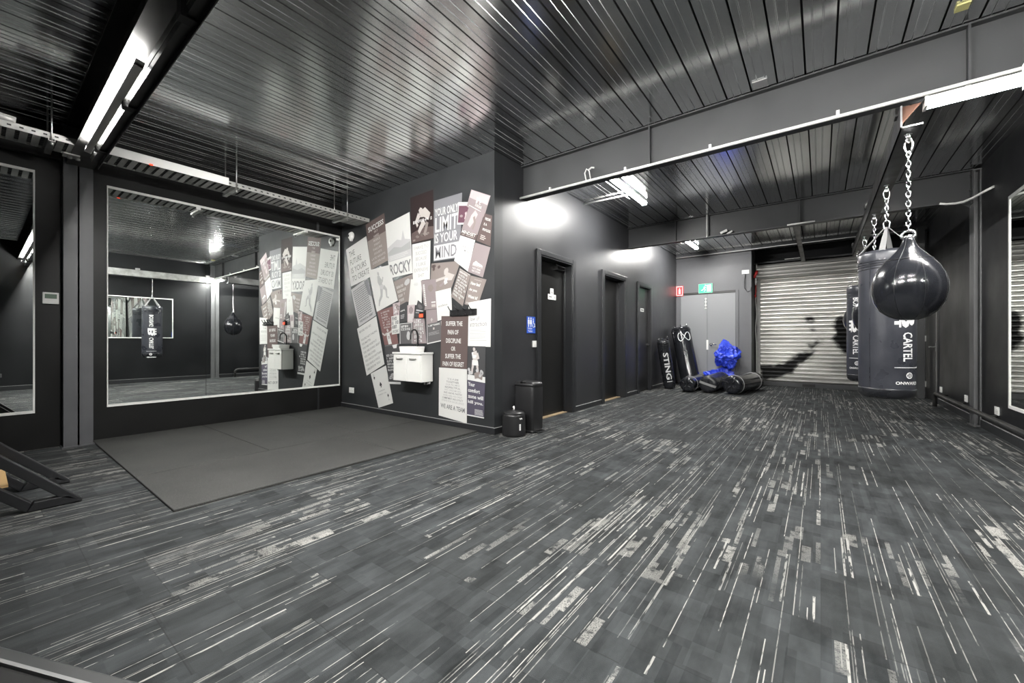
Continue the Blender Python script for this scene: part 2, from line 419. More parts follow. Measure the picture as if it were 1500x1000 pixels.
# door near the far end of the right wall
mb = MB(); XW = XR
for a, b in ((9.20, 9.262), (10.14, 10.20)): mb.box((XW-.018, a, 0), (XW, b, 2.13), M_TRIM)
mb.box((XW-.018, 9.20, 2.07), (XW, 10.20, 2.13), M_TRIM)
d5 = struct('door_5', mb)
MB().box((XW-.010, 9.265, .01), (XW, 10.138, 2.068), M_DOOR).build('door_leaf', d5)
for z in (.24, 1.04, 1.80): MB().box((XW-.026, 10.10, z-.05), (XW-.010, 10.145, z+.05), M_WHITE).build('hinge', d5)
MB().box((XW-.020, 9.262, .02), (XW-.008, 9.272, 2.06), M_EDGE).build('edge_strip', d5)
h = MB(); h.box((XW-.02, 9.28, .83), (XW-.010, 9.33, .97), M_CHROME); h.tube([(XW-.01, 9.31, .90), (XW-.07, 9.31, .90), (XW-.075, 9.40, .90), (XW-.07, 9.45, .90)], .011, M_CHROME)
tag(h.build('door_handle', d5), 'chrome lever handle')

# roller door
XA, XB = -1.1, 1.24
PR = [[(-1.1, .05), (-1.1, .44), (-.88, .46), (-.62, .53), (-.4, .7), (-.26, .75), (-.06, .8), (-.14, .68), (-.28, .54), (-.44, .38), (-.56, .24)],
      [(.21, 1.41), (.34, 1.51), (.53, 1.51), (.66, 1.4), (.66, .6), (.49, .65), (.37, .79), (.26, .9), (.19, 1.06), (.27, 1.16)],
      [(-.31, 1.53), (-.08, 1.48), (-.12, 1.39), (-.23, 1.40)], [(-.21, 1.28), (-.07, 1.25), (-.12, 1.17)], [(-.22, .88), (-.02, 1.01), (.02, .96), (-.14, .83)]]
def inside(p, poly):
    c = False; x, z = p
    for i in range(len(poly)):
        (x0, z0), (x1, z1) = poly[i], poly[i-1]
        if (z0 > z) != (z1 > z) and x < (x1-x0)*(z-z0)/(z1-z0)+x0: c = not c
    return c
nx, nz = 120, 27*14
mb = MB(); vs = []; pv = []
for j in range(nz+1):
    z = .09 + (2.42-.09)*j/nz
    y = 10.752 + .036*abs(math.cos(PI*(z-.09)/.0863))**7
    for i in range(nx+1):
        x = XA + (XB-XA)*i/nx
        vs.append((x, y, z))
        w = noise.noise(Vector((x*9, z*9, 1)))*.05; w2 = noise.noise(Vector((x*9, z*9, 5)))*.05
        q = sum(.2 for dx, dz in ((0, 0), (.03, .02), (-.03, .02), (.02, -.03), (-.02, -.03)) if any(inside((x+dx+w, z+dz+w2), p) for p in PR))
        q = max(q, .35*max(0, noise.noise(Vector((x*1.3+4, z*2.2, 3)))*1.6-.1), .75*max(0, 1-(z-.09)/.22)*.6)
        pv.append(min(1, q))
fs = [(j*(nx+1)+i, j*(nx+1)+i+1, (j+1)*(nx+1)+i+1, (j+1)*(nx+1)+i) for j in range(nz) for i in range(nx)]
frame = MB()
for x0, x1 in ((XA-.05, XA+.012), (XB-.012, XB+.05)): frame.box((x0, 10.72, 0), (x1, YR, 2.45), M_GALV2)
d6 = struct('door_6', frame)
mb.add(vs, fs, M_ROLLER, True); cur = mb.build('roller_curtain', d6)
tag(cur, 'ribbed steel curtain with blurred black print')
ca = cur.data.attributes.new('print', 'FLOAT', 'POINT'); ca.data.foreach_set('value', pv)
roll = MB(); rp = []
for k in range(37):
    a = PI*1.5 - 2*PI*k/36*.75; rr = .155 + .008*math.cos(k*2*PI/3.0)
    rp.append((10.66 + rr*math.cos(a), 2.535 + rr*math.sin(a)))
roll.prism(rp, 'x', XA-.03, XB+.03, M_ROLLER); rb = roll.build('roller_drum', d6)
a2 = rb.data.attributes.new('print', 'FLOAT', 'POINT'); a2.data.foreach_set('value', [.25]*len(rb.data.vertices))
MB().box((XA-.045, 10.52, 2.36), (XA-.03, YR, 2.72), M_GALV2).build('drum_bracket', d6)
MB().box((XA, 10.74, 0.0), (XB, 10.79, .095), M_BEAM).build('bottom_rail', d6, .004)
MB().box((-.31, 10.725, .02), (-.09, 10.74, .075), M_BLACKMATT).build('lock_plate', d6)
MB().tube([(XA-.07, 10.735, 2.3), (XA-.075, 10.73, 1.9), (XA-.055, 10.73, 1.6), (XA-.08, 10.73, 1.3), (XA-.06, 10.735, .9), (XA-.062, 10.735, .05)], .012, M_WHITEPIPE).build('guide_cable', d6)
hdr = MB(); hdr.box((-1.2, 10.60, 2.72), (XR, 10.68, 2.755), M_BEAM); hdr.box((-.62, 10.55, 2.756), (-.34, 10.66, 2.766), M_WHITEPIPE)
struct('trim_1', hdr)

# skirting boards: dark board with a scuffed top edge
def skirt(name, segs):
    mb = MB()
    for a, b in segs:
        mb.box(a, b, M_TRIM); mb.box((a[0], a[1], b[2]), (b[0], b[1], b[2]+.004), M_EDGE)
    return struct(name, mb)
skirt('baseboard_niche', [((XL, YN-.014, 0), (XH, YN, .07))])
skirt('baseboard_hall', [((XH, y0, 0), (XH+.014, y1, .068)) for y0, y1 in ((YN-.014, 4.13), (5.105, 5.983), (7.017, 7.555), (8.385, YB))])
skirt('baseboard_right', [((XR-.014, 7.26, 0), (XR, 9.19, .09)), ((XR-.014, 3.97, 0), (XR, 7.04, .09)), ((XR-.014, YF, 0), (XR, 3.78, .09))])
# joint cover strip and painted-over crack on the mirror wall
struct('trim_2', MB().box((XL, 2.965, 0), (XL+.006, 2.99, .33), M_TRIM).box((XL, 2.955, 2.58), (XL+.008, 2.985, 2.70), M_BEAM))
# ceiling edge strip of the back wall
struct('trim_3', MB().box((XH, 10.12, 2.955), (XR, 10.2, 2.968), M_BEAM).box((XH, 10.19, 2.90), (-1.2, 10.2, 3.03), M_GREYWALL).box((-1.2, 10.12, 2.955), (XR, 10.13, 3.03), M_BEAM))

# ------------------------------------------------------------------ steelwork
def ibeam_x(x0, x1, y, z0, z1, hw, tf=.012, tw=.010, m=M_BEAM):
    mb = MB()
    mb.box((x0, y-tw/2, z0+tf), (x1, y+tw/2, z1-tf), m)
    mb.box((x0, y-hw, z0), (x1, y+hw, z0+tf), m); mb.box((x0, y-hw, z1-tf), (x1, y+hw, z1), m)
    return mb
def stiff(par, x, y, z0, z1, hw, t=.012):
    MB().box((x-t/2, y-hw, z0+.012), (x+t/2, y+hw, z1-.012), M_BEAM).build('stiffener', par)
b1 = ibeam_x(XH, XR, 3.875, 2.645, ZC-.005, .056).build('steel_beam')
tag(b1, 'grey steel ceiling beam beside the poster corner, white conduit along its lower edge', 'beam')
for x in (-1.284, .756): stiff(b1, x, 3.875, 2.645, ZC-.005, .054)
b2 = ibeam_x(XH, XR-.06, 7.15, 2.66, ZC-.005, .056).build('steel_beam')
tag(b2, 'grey steel ceiling beam farther back, bolted to the column on the right wall', 'beam')
for x in (-1.938, -.24): stiff(b2, x, 7.15, 2.66, ZC-.005, .054)
MB().box((XR-.072, 7.07, 2.62), (XR-.06, 7.23, ZC-.01), M_BEAM).build('end_plate', b2)
for yy in (7.09, 7.21):
    for z in (2.70, 2.78, 2.95): MB().cyl((XR-.072, yy, z), (XR-.088, yy, z), .011, M_BEAM, 6).build('bolt', b2)
MB().prism([(XR-.16, 2.66), (XR-.072, 2.66), (XR-.072, 2.58)], 'y', 7.145, 7.155, M_BEAM).build('gusset', b2)
b0 = ibeam_x(XL+.17, XR, .597, 2.65, ZC-.005, .093, m=M_DARKSTEEL).build('steel_beam')
tag(b0, 'black steel ceiling beam at upper left with a lamp glowing under its flange', 'beam')
# fixed purlin along Y from the rear beam to the roller header
pr = MB(); pr.box((-.325, 7.2, 2.68), (-.255, 10.62, 2.69), M_DARKSTEEL); pr.box((-.325, 7.2, 2.68), (-.317, 10.62, 2.78), M_DARKSTEEL); pr.box((-.325, 10.40, 2.677), (-.255, 10.625, 2.68), M_GALV2)
tag(pr.build('steel_angle'), 'dark steel angle running from the rear beam to the roller door', 'beam')

def hcol(name, xw, sgn, proj, y0, y1, m, label):
    """column of H section standing against a wall at xw, sgn points into the room"""
    x1 = xw + sgn*proj; lo = lambda a, b: (min(a, b), max(a, b)); mb = MB(); yc = (y0+y1)/2
    a, b = lo(x1, x1-sgn*.014); mb.box((a, y0, 0), (b, y1, 2.99), m)
    a, b = lo(xw, xw+sgn*.012); mb.box((a, y0, 0), (b, y1, 2.99), m)
    a, b = lo(xw, x1); mb.box((a, yc-.006, 0), (b, yc+.006, 2.99), m)
    o = mb.build(name); tag(o, label, 'column')
    a, b = lo(xw, xw+sgn*(proj+.02)); MB().box((a, y0-.01, 0), (b, y1+.01, .012), m).build('base_plate', o)
    a, b = lo(xw, xw+sgn*(proj+.01)); MB().box((a, y0-.015, 2.99), (b, y1+.015, 3.005), m).build('cap_plate', o)
    return o
hcol('steel_column', XL, 1, .16, .49, .685, M_COLUMN, 'charcoal steel column between the two mirrors on the left wall')
hcol('steel_column', XR, -1, .06, 7.06, 7.24, M_GREYCOL, 'grey steel column on the right wall between the wall sockets')
hcol('steel_column', XR, -1, .06, 3.785, 3.965, M_GREYCOL, 'grey steel column on the right wall nearest the camera end')
cb = MB(); cb.box((1.345, 9.92, 0), (1.437, 9.94, 2.96), M_BEAM); cb.box((1.345, 9.94, 0), (1.357, 10.08, 2.96), M_BEAM)
tag(cb.build('steel_column'), 'grey steel angle column beside the far right door', 'column')
# dark edge beam along the left wall, camera side of the column
eb = MB(); eb.box((XL, YF, 2.72), (XL+.012, .48, 3.0), M_DARKSTEEL); eb.box((XL, YF, 2.70), (XL+.07, .48, 2.712), M_DARKSTEEL); eb.box((XL, YF, 2.99), (XL+.09, .48, 3.0), M_DARKSTEEL)
e = eb.build('edge_beam'); tag(e, 'black steel edge beam high on the left wall behind the cable tray', 'beam')
for yy, z in ((.12, 2.93), (.12, 2.85), (.36, 2.93), (.36, 2.85)): MB().cyl((XL+.012, yy, z), (XL+.028, yy, z), .014, M_DARKSTEEL, 6).build('bolt', e)

# ------------------------------------------------------------------ lamps
def batten(label, p0, p1, w, d, face, group=None, lit=None):
    """linear batten lamp from p0 to p1; face is the direction the diffuser looks"""
    p0, p1, face = Vector(p0), Vector(p1), Vector(face)
    ax = (p1-p0).normalized(); sd = ax.cross(face); L = (p1-p0).length
    o = thing('batten_lamp', label, 'lamp', tuple((p0+p1)/2), group=group)
    M = Matrix((ax, sd, face)).transposed().to_4x4()
    body = MB().box((-L/2, -w/2, -d), (L/2, w/2, 0), M_LAMPBODY, M); body.build('lamp_body', o, .003)
    arc = [(-w*.47, 0), (-w*.40, max(d, .02)*.55), (-w*.15, max(d, .02)*.8), (w*.15, max(d, .02)*.8), (w*.40, max(d, .02)*.55), (w*.47, 0)]
    df = MB(); n = len(arc); vs = [M @ Vector((x, a, b+.0005)) for x in (-L/2+.015, L/2-.015) for a, b in arc]
    df.add(vs, [tuple(range(n))[::-1], tuple(range(n, 2*n))]+[(i, (i+1) % n, (i+1) % n+n, i+n) for i in range(n)], lit or M_LAMP)
    tag(df.build('diffuser', o), 'glowing white diffuser')
    for s in (-1, 1): MB().box((s*(L/2-.008)-.008, -w/2-.001, -d-.001), (s*(L/2-.008)+.008, w/2+.001, d*.85), M_LAMPBODY, M).build('end_cap', o)
    return o
L1 = batten('white lit batten lamp under the grey beam at the top right', (.545, 3.80, 2.565), (1.46, 3.80, 2.565), .085, .035, (0, 0, -1))
for x in (.75, 1.25): MB().box((x-.012-1.0025, .018, .035), (x+.012-1.0025, .030, .082), M_LAMPBODY).build('bracket', L1)
batten('lit batten lamp on the ceiling between the two grey beams', (-2.03, 4.62, 2.99), (-2.03, 5.85, 2.99), .075, .035, (0, 0, -1), lit=M_LAMP3)
batten('lit batten lamp on the ceiling behind the rear grey beam', (-2.12, 8.15, 2.99), (-2.12, 9.35, 2.99), .075, .035, (0, 0, -1), lit=M_LAMP3)
# strut channel below the black beam with lamps on it
ch = MB(); ch.box((-5.02, .598, 2.532), (XR, .602, 2.628), M_DARKSTEEL); ch.box((-5.02, .602, 2.622), (XR, .645, 2.628), M_DARKSTEEL); ch.box((-5.02, .602, 2.532), (XR, .645, 2.538), M_DARKSTEEL); ch.box((-5.02, .641, 2.495), (XR, .645, 2.55), M_DARKSTEEL); ch.box((-5.02, .641, 2.61), (XR, .645, 2.622), M_DARKSTEEL)  # far lip lengthened downward to cut lamp light off the near floor
ch.box((-5.02, .5965, 2.575), (XR, .598, 2.580), M_GALV2)
st = ch.build('strut_channel'); tag(st, 'black steel strut channel hung under the black beam at upper left', 'channel')
for x in (-4.62, -3.62, -2.4, -1.0, .6):
    MB().box((x-.03, .575, 2.525), (x+.03, .598, 2.652), M_BLACKMATT).box((x-.03, .575, 2.518), (x+.03, .648, 2.525), M_BLACKMATT).build('bracket', st)
batten('lit batten lamp under the black beam at upper left, aimed up at its flange', (-4.85, .565, 2.585), (-3.10, .565, 2.585), .04, .022, (0, .25, .968), lit=M_LAMP4)
batten('uplight batten under the black beam, above the camera', (-1.6, .565, 2.585), (-.2, .565, 2.585), .04, .022, (0, .25, .968), lit=M_LAMP4)
batten('uplight batten under the black beam, near the right wall', (.0, .565, 2.585), (1.2, .565, 2.585), .04, .022, (0, .25, .968), lit=M_LAMP4)
batten('batten lamp along the black beam, hidden behind its strut at upper left', (-3.7, .660, 2.580), (-2.75, .660, 2.580), .03, .006, (0, .75, -.6614), lit=M_LAMP2)
batten('batten lamp along the black beam, above the camera', (-1.9, .660, 2.580), (-.7, .660, 2.580), .03, .006, (0, .75, -.6614), lit=M_LAMP2)
batten('added unseen batten lamp along the black beam, near the right wall', (.05, .660, 2.580), (1.25, .660, 2.580), .03, .006, (0, .75, -.6614), lit=M_LAMP2)  # unseen extra lamp, added to brighten the right side
# small bolted end bracket of the black beam
br = MB(); br.box((-5.35, .46, 2.635), (-5.25, .56, 2.647), M_GALV2); br.cyl((-5.30, .50, 2.615), (-5.30, .50, 2.635), .016, M_GALV, 6); br.cyl((-5.30, .55, 2.615), (-5.30, .55, 2.635), .016, M_GALV, 6)
tag(br.build('beam_clamp'), 'small bolted steel clamp under the end of the black beam', 'clamp')

# ------------------------------------------------------------------ cable tray, conduits
XT, XT2 = -5.035, -5.335
tr = thing('cable_tray', 'grey perforated cable tray hung on rods below the ceiling, left side', 'cable tray', (0, 0, 0))
for x, s in ((XT, 1), (XT2, -1)):
    mb = MB(); mb.box((x-.002, YF, 2.658), (x+.002, YN-.01, 2.708), M_GALV2)
    if s == 1:
        y = -.6
        while y < YN-.05:
            mb.box((x+.002, y, 2.678), (x+.0028, y+.022, 2.690), M_BLACKMATT); y += .062
    mb.build('side_rail', tr)
mb = MB(); y = -2.1; k = 0
while y < YN-.03:
    w = .042; mb.box((XT2, y, 2.657), (XT, y+w, 2.660), M_TRAY if k % 3 else M_GALV2); y += .066; k += 1
mb.box((XT2, 2.95, 2.6605), (XT, YN-.01, 2.662), M_GALV2)
mb.build('perforated_bottom', tr)
mb = MB()
for i, (x, r) in enumerate(((-5.29, .013), (-5.25, .011), (-5.21, .015), (-5.165, .012), (-5.12, .014), (-5.08, .010))):
    mb.tube([(x+.012*math.sin(q*1.7+i), YF+q*.3, 2.661+r) for q in range(18)], r, M_BLACKPLASTIC, 6)
tag(mb.build('cables', tr), 'dark cables lying in the tray')
MB().box((XT+.003, .62, 2.656), (XT+.008, 1.63, 2.735), M_WHITE).box((XT-.3, .62, 2.733), (XT+.008, 1.63, 2.737), M_WHITE).build('cover_strip', tr)
for y in (.375, 1.70, 2.99):
    for x in (XT+.012, XT2-.012): MB().cyl((x, y, 2.64), (x, y, ZC), .006, M_GALV, 8).build('hanger_rod', tr)
    MB().box((XT2-.04, y-.02, 2.63), (XT+.04, y+.02, 2.634), M_GALV).box((XT2-.04, y-.02, 2.634), (XT+.04, y-.017, 2.655), M_GALV).box((XT2-.04, y+.017, 2.634), (XT+.04, y+.02, 2.655), M_GALV).build('support_strut', tr)
    for x in (XT+.012,): MB().cyl((x, y, 2.60), (x, y, 2.63), .012, M_GALV, 6).build('nut', tr)
tag(MB().box((XT+.008, .985, 2.652), (XT+.018, 1.01, 2.664), M_REDLED).build('indicator_light'), 'tiny red indicator light on the side of the cable tray', 'light')
tag(MB().tube([(XT-.02, YF+.1, 2.75), (XT-.02, -.5, 2.75), (XT-.02, .1, 2.742), (XT-.02, .19, 2.735)], .026, M_GALV2, 12).build('conduit'), 'thick grey conduit lying on the left end of the cable tray', 'pipe')

def pipe(name, label, pts, r, clips=(), m=M_WHITEPIPE, cat='pipe'):
    o = MB().tube(pts, r, m, 10).build(name); tag(o, label, cat)
    for c in clips: MB().box((c[0]-.010, c[1]-.016, c[2]-.004), (c[0]+.010, c[1]+.012, c[2]+.034), M_WHITEPIPE).build('clip', o)
    return o
pipe('conduit', 'white conduit along the lower edge of the nearer grey beam', [(XH+.01, 3.79, 2.640), (-1.2, 3.79, 2.634), (.5, 3.79, 2.630), (1.45, 3.79, 2.632)], .013, [(x, 3.79, 2.638) for x in (-2.35, -1.5, -.75, .1)])
pipe('conduit', 'white conduit from the hall wall to the ceiling lamp', [(XH+.005, 5.40, 3.005), (-2.07, 5.40, 3.005)], .011)
pipe('conduit', 'white conduit beside the lamp behind the rear grey beam', [(XH+.6, 7.21, 2.67), (-1.5, 7.21, 2.672)], .010)
pipe('conduit', 'white conduit along the ceiling edge above the roller door', [(XH+.02, 10.11, 2.97), (-1.4, 10.11, 2.975), (.2, 10.11, 2.98), (1.3, 10.11, 2.975)], .010)
pipe('conduit', 'short white pipe hanging across the face of the rear grey beam', [(-1.45, 7.075, 3.02), (-1.45, 7.075, 2.66)], .011)
pipe('conduit', 'white stick of conduit lying on the rear grey beam flange', [(-.385, 7.085, 2.672), (-.06, 7.085, 2.672)], .011)
pipe('flexible_conduit', 'white flexible conduit curving from the rear beam to the right wall', [(1.143, 7.02, 2.652), (1.20, 7.01, 2.632), (1.27, 7.0, 2.622), (1.33, 6.97, 2.622), (1.39, 6.9, 2.635), (1.44, 6.75, 2.65), (1.485, 6.62, 2.66)], .013)
tag(MB().tube([(-1.93, 3.81, 2.66), (-1.94, 3.80, 2.73), (-1.92, 3.80, 2.77), (-1.89, 3.80, 2.74), (-1.88, 3.81, 2.66)], .006, M_WHITEPIPE, 6).tube([(-1.90, 3.80, 2.75), (-1.86, 3.79, 2.765), (-1.83, 3.79, 2.755)], .008, M_WHITEPIPE, 6).build('lamp_cable'), 'loop of white cable over the conduit above the ceiling lamp', 'cable')
tag(MB().box((-1.26, 7.095, 2.70), (-1.16, 7.12, 2.735), M_WHITEPIPE, Matrix.Translation((-1.2, 7.06, 2.71)) @ Matrix.Rotation(-.35, 4, 'Y') @ Matrix.Translation((1.2, -7.06, -2.71))).box((-1.17, 7.095, 2.675), (-1.09, 7.12, 2.70), M_WHITEPIPE, Matrix.Translation((-1.13, 7.06, 2.69)) @ Matrix.Rotation(-.5, 4, 'Y') @ Matrix.Translation((1.13, -7.06, -2.69))).build('junction_box'), 'white double spotlight head on the rear grey beam', 'fitting')
tag(MB().box((-.43, 3.68, ZC-.012), (-.33, 3.79, ZC-.002), M_EDGE).build('ceiling_tag'), 'small grey metal tag on the ceiling beside the nearer grey beam', 'tag')
tag(MB().box((.655, 3.575, ZC-.014), (.715, 3.645, ZC-.002), mat('yellow_tag', (.5, .47, .2), .6)).build('ceiling_tag'), 'small yellowish tag on the ceiling at the top right', 'tag')

# ------------------------------------------------------------------ mirrors
def wall_mirror(label, x, sgn, y0, y1, z0, z1, panes, top=True, side=.012, rail=.022):
    o = thing('wall_mirror', label, 'mirror', (x, (y0+y1)/2, z0)); cy = (y0+y1)/2
    for a, b in panes:
        xa, xb = sorted((0.002*sgn, .008*sgn))
        tag(MB().box((xa, a-cy+.0015, .004), (xb, b-cy-.0015, z1-z0-.004), M_MIRROR).build('mirror_pane', o), 'silvered glass pane')
    xa, xb = sorted((0.0, .014*sgn)); H = z1-z0
    MB().box((xa, y0-cy, -.002), (xb, y1-cy, rail), M_FRAME).build('bottom_rail', o)
    MB().box((xa, y0-cy, H-rail), (xb, y1-cy, H+.002), M_FRAME).build('top_rail', o)
    for yy, s in ((y0, 1), (y1, -1)):
        a, b = sorted((yy-cy, yy-cy+s*side)); MB().box((xa, a, rail), (xb, b, H-rail), M_FRAME).build('side_rail', o)
    return o
m1 = wall_mirror('wide two-pane wall mirror beside the rubber floor mats', XL, 1, .80, 3.30, .332, 2.57, [(.80, 1.634), (1.634, 3.30)], side=.008)
for y, z in ((1.56, 2.52), (2.80, 2.52), (3.27, 2.50)): MB().box((.006, y-2.05-.02, z-.332), (.016, y-2.05+.02, z-.332+.03), M_WHITE).build('clip', m1)
wall_mirror('wall mirror at the far left edge, left of the charcoal column', XL, 1, -1.9, .327, .338, 2.565, [(-1.9, -.8), (-.8, .327)])
wall_mirror('tall white framed mirror on the right wall', XR, -1, 5.2, 6.16, .338, 2.42, [(5.2, 6.16)], side=.03, rail=.03)
wall_mirror('low white framed mirror on the right wall, opposite the wide mirror', XR, -1, 1.15, 3.0, 1.065, 2.05, [(1.15, 3.0)], side=.02, rail=.02)

# ------------------------------------------------------------------ floor mats
n = 0
for x0, x1, y0, y1, lab in ((-5.75, -3.956, .695, 1.594, 'black rubber floor mat against the mirror wall, nearest the column'),
                            (-5.75, -3.955, 1.60, 2.50, 'black rubber floor mat against the mirror wall, middle of its row'),
                            (-5.75, -3.955, 2.505, 3.32, 'black rubber floor mat in the corner under the mirror and poster wall'),
                            (-3.948, -3.0, .695, 2.28, 'black rubber floor mat by the carpet, at the front outer corner'),
                            (-3.948, -3.0, 2.285, 3.32, 'black rubber floor mat by the carpet, below the white vanity')):
    tag(MB().box((x0, y0, .0005), (x1, y1, .016), M_RUBBER).build('rubber_mat', None, .004), lab, 'mat', 'rubber floor mats')

# ------------------------------------------------------------------ small wall fittings
def plate(name, label, cat, c, nrm, w, h, kind='socket', group=None, t=.011):
    c = Vector(c); nrm = Vector(nrm); up = Vector((0, 0, 1)); sd = up.cross(nrm)
    M = Matrix.Translation(c) @ Matrix((sd, up, nrm)).transposed().to_4x4()
    o = MB().box((-w/2, -h/2, 0), (w/2, h/2, t), M_WHITE, M).build(name, None, .002); tag(o, label, cat, group)
    if kind == 'socket':
        for s in (-1, 1):
            MB().box((s*w*.25-.008, h*.14, t), (s*w*.25+.008, h*.36, t+.003), M_WHITE, M).build('switch', o)
            q = MB()
            for dx, dy, rot in ((-.008, -.005, .4), (.008, -.005, -.4), (0, -.022, 0)):
                R = Matrix.Translation((s*w*.25+dx, dy, t)) @ Matrix.Rotation(rot, 4, 'Z'); q.box((-.0014, -.006, -.001), (.0014, .006, .0004), M_BLACKMATT, M @ R)
            q.build('slots', o)
    else: MB().box((-.012, -.018, t), (.012, .018, t+.004), M_WHITE, M).build('switch', o)
    return o
plate('power_socket', 'white power socket low on the poster wall near the mirror corner', 'socket', (-5.49, YN, .275), (0, -1, 0), .115, .078, group='power sockets')
plate('light_switch', 'white light switch below the blue toilet sign', 'switch', (XH, 4.095, .962), (1, 0, 0), .085, .078, 'switch')
plate('power_socket', 'white power socket on the right wall, farthest one near the door', 'socket', (XR, 9.03, .245), (-1, 0, 0), .115, .085, group='power sockets')
plate('power_socket', 'white power socket on the right wall just behind the grey column', 'socket', (XR, 7.66, .262), (-1, 0, 0), .115, .085, group='power sockets')
plate('power_socket', 'white power socket on the right wall below the tall mirror edge', 'socket', (XR, 6.52, .26), (-1, 0, 0), .115, .085, group='power sockets')
plate('power_socket', 'white power socket high beside the roller door', 'socket', (-1.31, YB, 2.51), (0, -1, 0), .14, .085, group='power sockets')
th = thing('thermostat', 'white wall thermostat between the left mirror and the column', 'thermostat', (XL, .423, 1.345))
MB().box((0, -.052, 0), (.022, .052, .108), M_WHITE).build('case', th, .004); MB().box((.022, -.038, .05), (.023, .038, .092), M_LCD).build('display', th)
sn = thing('motion_sensor', 'round white motion sensor near the top of the poster wall', 'sensor', (-5.48, YN, 2.535))
RY = Matrix.Rotation(PI/2, 4, 'X')
MB().lathe([(.055, 0), (.062, .008), (.060, .02), (.045, .042), (.02, .05)], M_WHITE, 24, RY).build('dome', sn)
MB().lathe([(.018, 0), (.018, .008), (.008, .012)], M_BLACKPLASTIC, 16, Matrix.Translation((-.02, -.043, 0)) @ RY).build('lens', sn)
MB().prism([(-.03, -.05), (.03, -.05), (.012, -.075), (-.012, -.075)], 'y', -.03, -.002, M_WHITE).build('skirt', sn)
hk = thing('coat_rack', 'black four-hook coat rack among the posters', 'rack', (-3.22, YN, 1.32))
MB().box((-.205, -.025, -.035), (.205, -.004, .035), M_BLACKPLASTIC).build('rail', hk, .003)
for i in range(4):
    x = -.16 + i*.107
    MB().tube([(x, -.025, .02), (x-.012, -.055, .035), (x-.022, -.075, .075)], .006, M_BLACKPLASTIC, 8).tube([(x, -.025, -.012), (x, -.05, -.025), (x, -.056, -.005)], .005, M_BLACKPLASTIC, 8).build('hook', hk)
    MB().cyl((x, -.025, -.02), (x, -.028, -.02), .006, M_CHROME, 8).build('screw', hk)
ss = thing('water_heater_control', 'small black wall control with a glowing red light above the tap', 'control', (-3.905, YN-.004, 1.315))
MB().box((-.045, -.03, -.03), (.045, 0, .045), M_BLACKPLASTIC).build('case', ss, .004); MB().box((-.038, -.034, -.026), (.03, -.03, .014), M_REDLED).build('light', ss)

# ------------------------------------------------------------------ vanity
va = thing('vanity_cabinet', 'white wall-hung two-door vanity cabinet below the posters', 'cabinet', (-3.97, YN-.012, .51))
VX0, VX1, VY = -.25, .25, -.20
MB().box((VX0, VY+.016, 0), (VX1, 0, .33), M_CAB).build('body', va, .006)
for a, b, hx in ((VX0+.002, -.002, .06), (.002, VX1-.002, -.06)):
    dr = MB().box((a, VY, .004), (b, VY+.0155, .322), M_CAB).build('door', va, .003)
    c = (a+b)/2; h = MB().tube([(c-.06, VY-.003, .278), (c-.045, VY-.018, .276), (c+.045, VY-.018, .276), (c+.06, VY-.003, .278)], .008, M_GALV2, 8)
    tag(h.build('handle', dr), 'brushed metal bow handle')
tag(MB().box((VX0-.012, VY-.012, .33), (VX1+.012, 0, .352), M_CERAMIC).build('countertop', None, .005), 'white vanity top on the wall-hung cabinet', 'worktop').location = va.location
bs = thing('wash_basin', 'white countertop wash basin on the vanity', 'basin', (-3.985, 3.225, .8625))
rr = lambda w, d, r, z: [(sx*(w-r)+r*math.cos(a), sy*(d-r)+r*math.sin(a), z) for sx, sy, a0 in ((1, 1, 0), (-1, 1, PI/2), (-1, -1, PI), (1, -1, 1.5*PI)) for a in [a0+q*PI/8 for q in range(5)]]
rings = [rr(.14, .085, .03, 0), rr(.15, .092, .03, .066), rr(.145, .087, .028, .07), rr(.135, .078, .025, .066), rr(.11, .06, .02, .02)]
vs = [p for r_ in rings for p in r_]; n = 20
fs = [(i*n+k, i*n+(k+1) % n, (i+1)*n+(k+1) % n, (i+1)*n+k) for i in range(4) for k in range(n)] + [tuple(range(n))[::-1], tuple(range(4*n, 5*n))]
MB().add(vs, fs, M_CERAMIC).build('bowl', bs, .002)
MB().cyl((0, 0, .0205), (0, 0, .024), .018, M_CHROME, 16).build('drain', bs)
tp = thing('basin_tap', 'black gooseneck tap over the white wash basin', 'tap', (-3.885, 3.315, .8625))
MB().tube([(-.10, 0, 0), (-.10, 0, .20)] + [(-.10, -.055+.055*math.cos(a), .20+.075*math.sin(a)) for a in [PI*q/8 for q in range(1, 9)]] + [(-.10, -.11, .155)], .0105, M_BLACKPLASTIC, 10).build('spout', tp)
MB().tube([(-.10, 0, .03), (-.10, .01, .031)], .012, M_BLACKPLASTIC, 8).tube([(-.10, 0, .055), (-.145, 0, .062), (-.165, -.002, .07)], .007, M_BLACKPLASTIC, 8).build('lever', tp)
MB().cyl((-.10, 0, 0), (-.10, 0, .012), .02, M_BLACKPLASTIC, 16).build('base', tp)
tag(MB().tube([(-3.78, 3.30, .51), (-3.78, 3.29, .485), (-3.76, 3.27, .48), (-3.74, 3.285, .495)], .012, M_CHROME, 8).cyl((-3.81, 3.28, .47), (-3.81, 3.28, .51), .013, M_CHROME, 10).cyl((-3.735, 3.29, .475), (-3.735, 3.29, .51), .012, M_CHROME, 10).build('basin_trap'), 'chrome pipe fitting under the vanity cabinet', 'pipe')

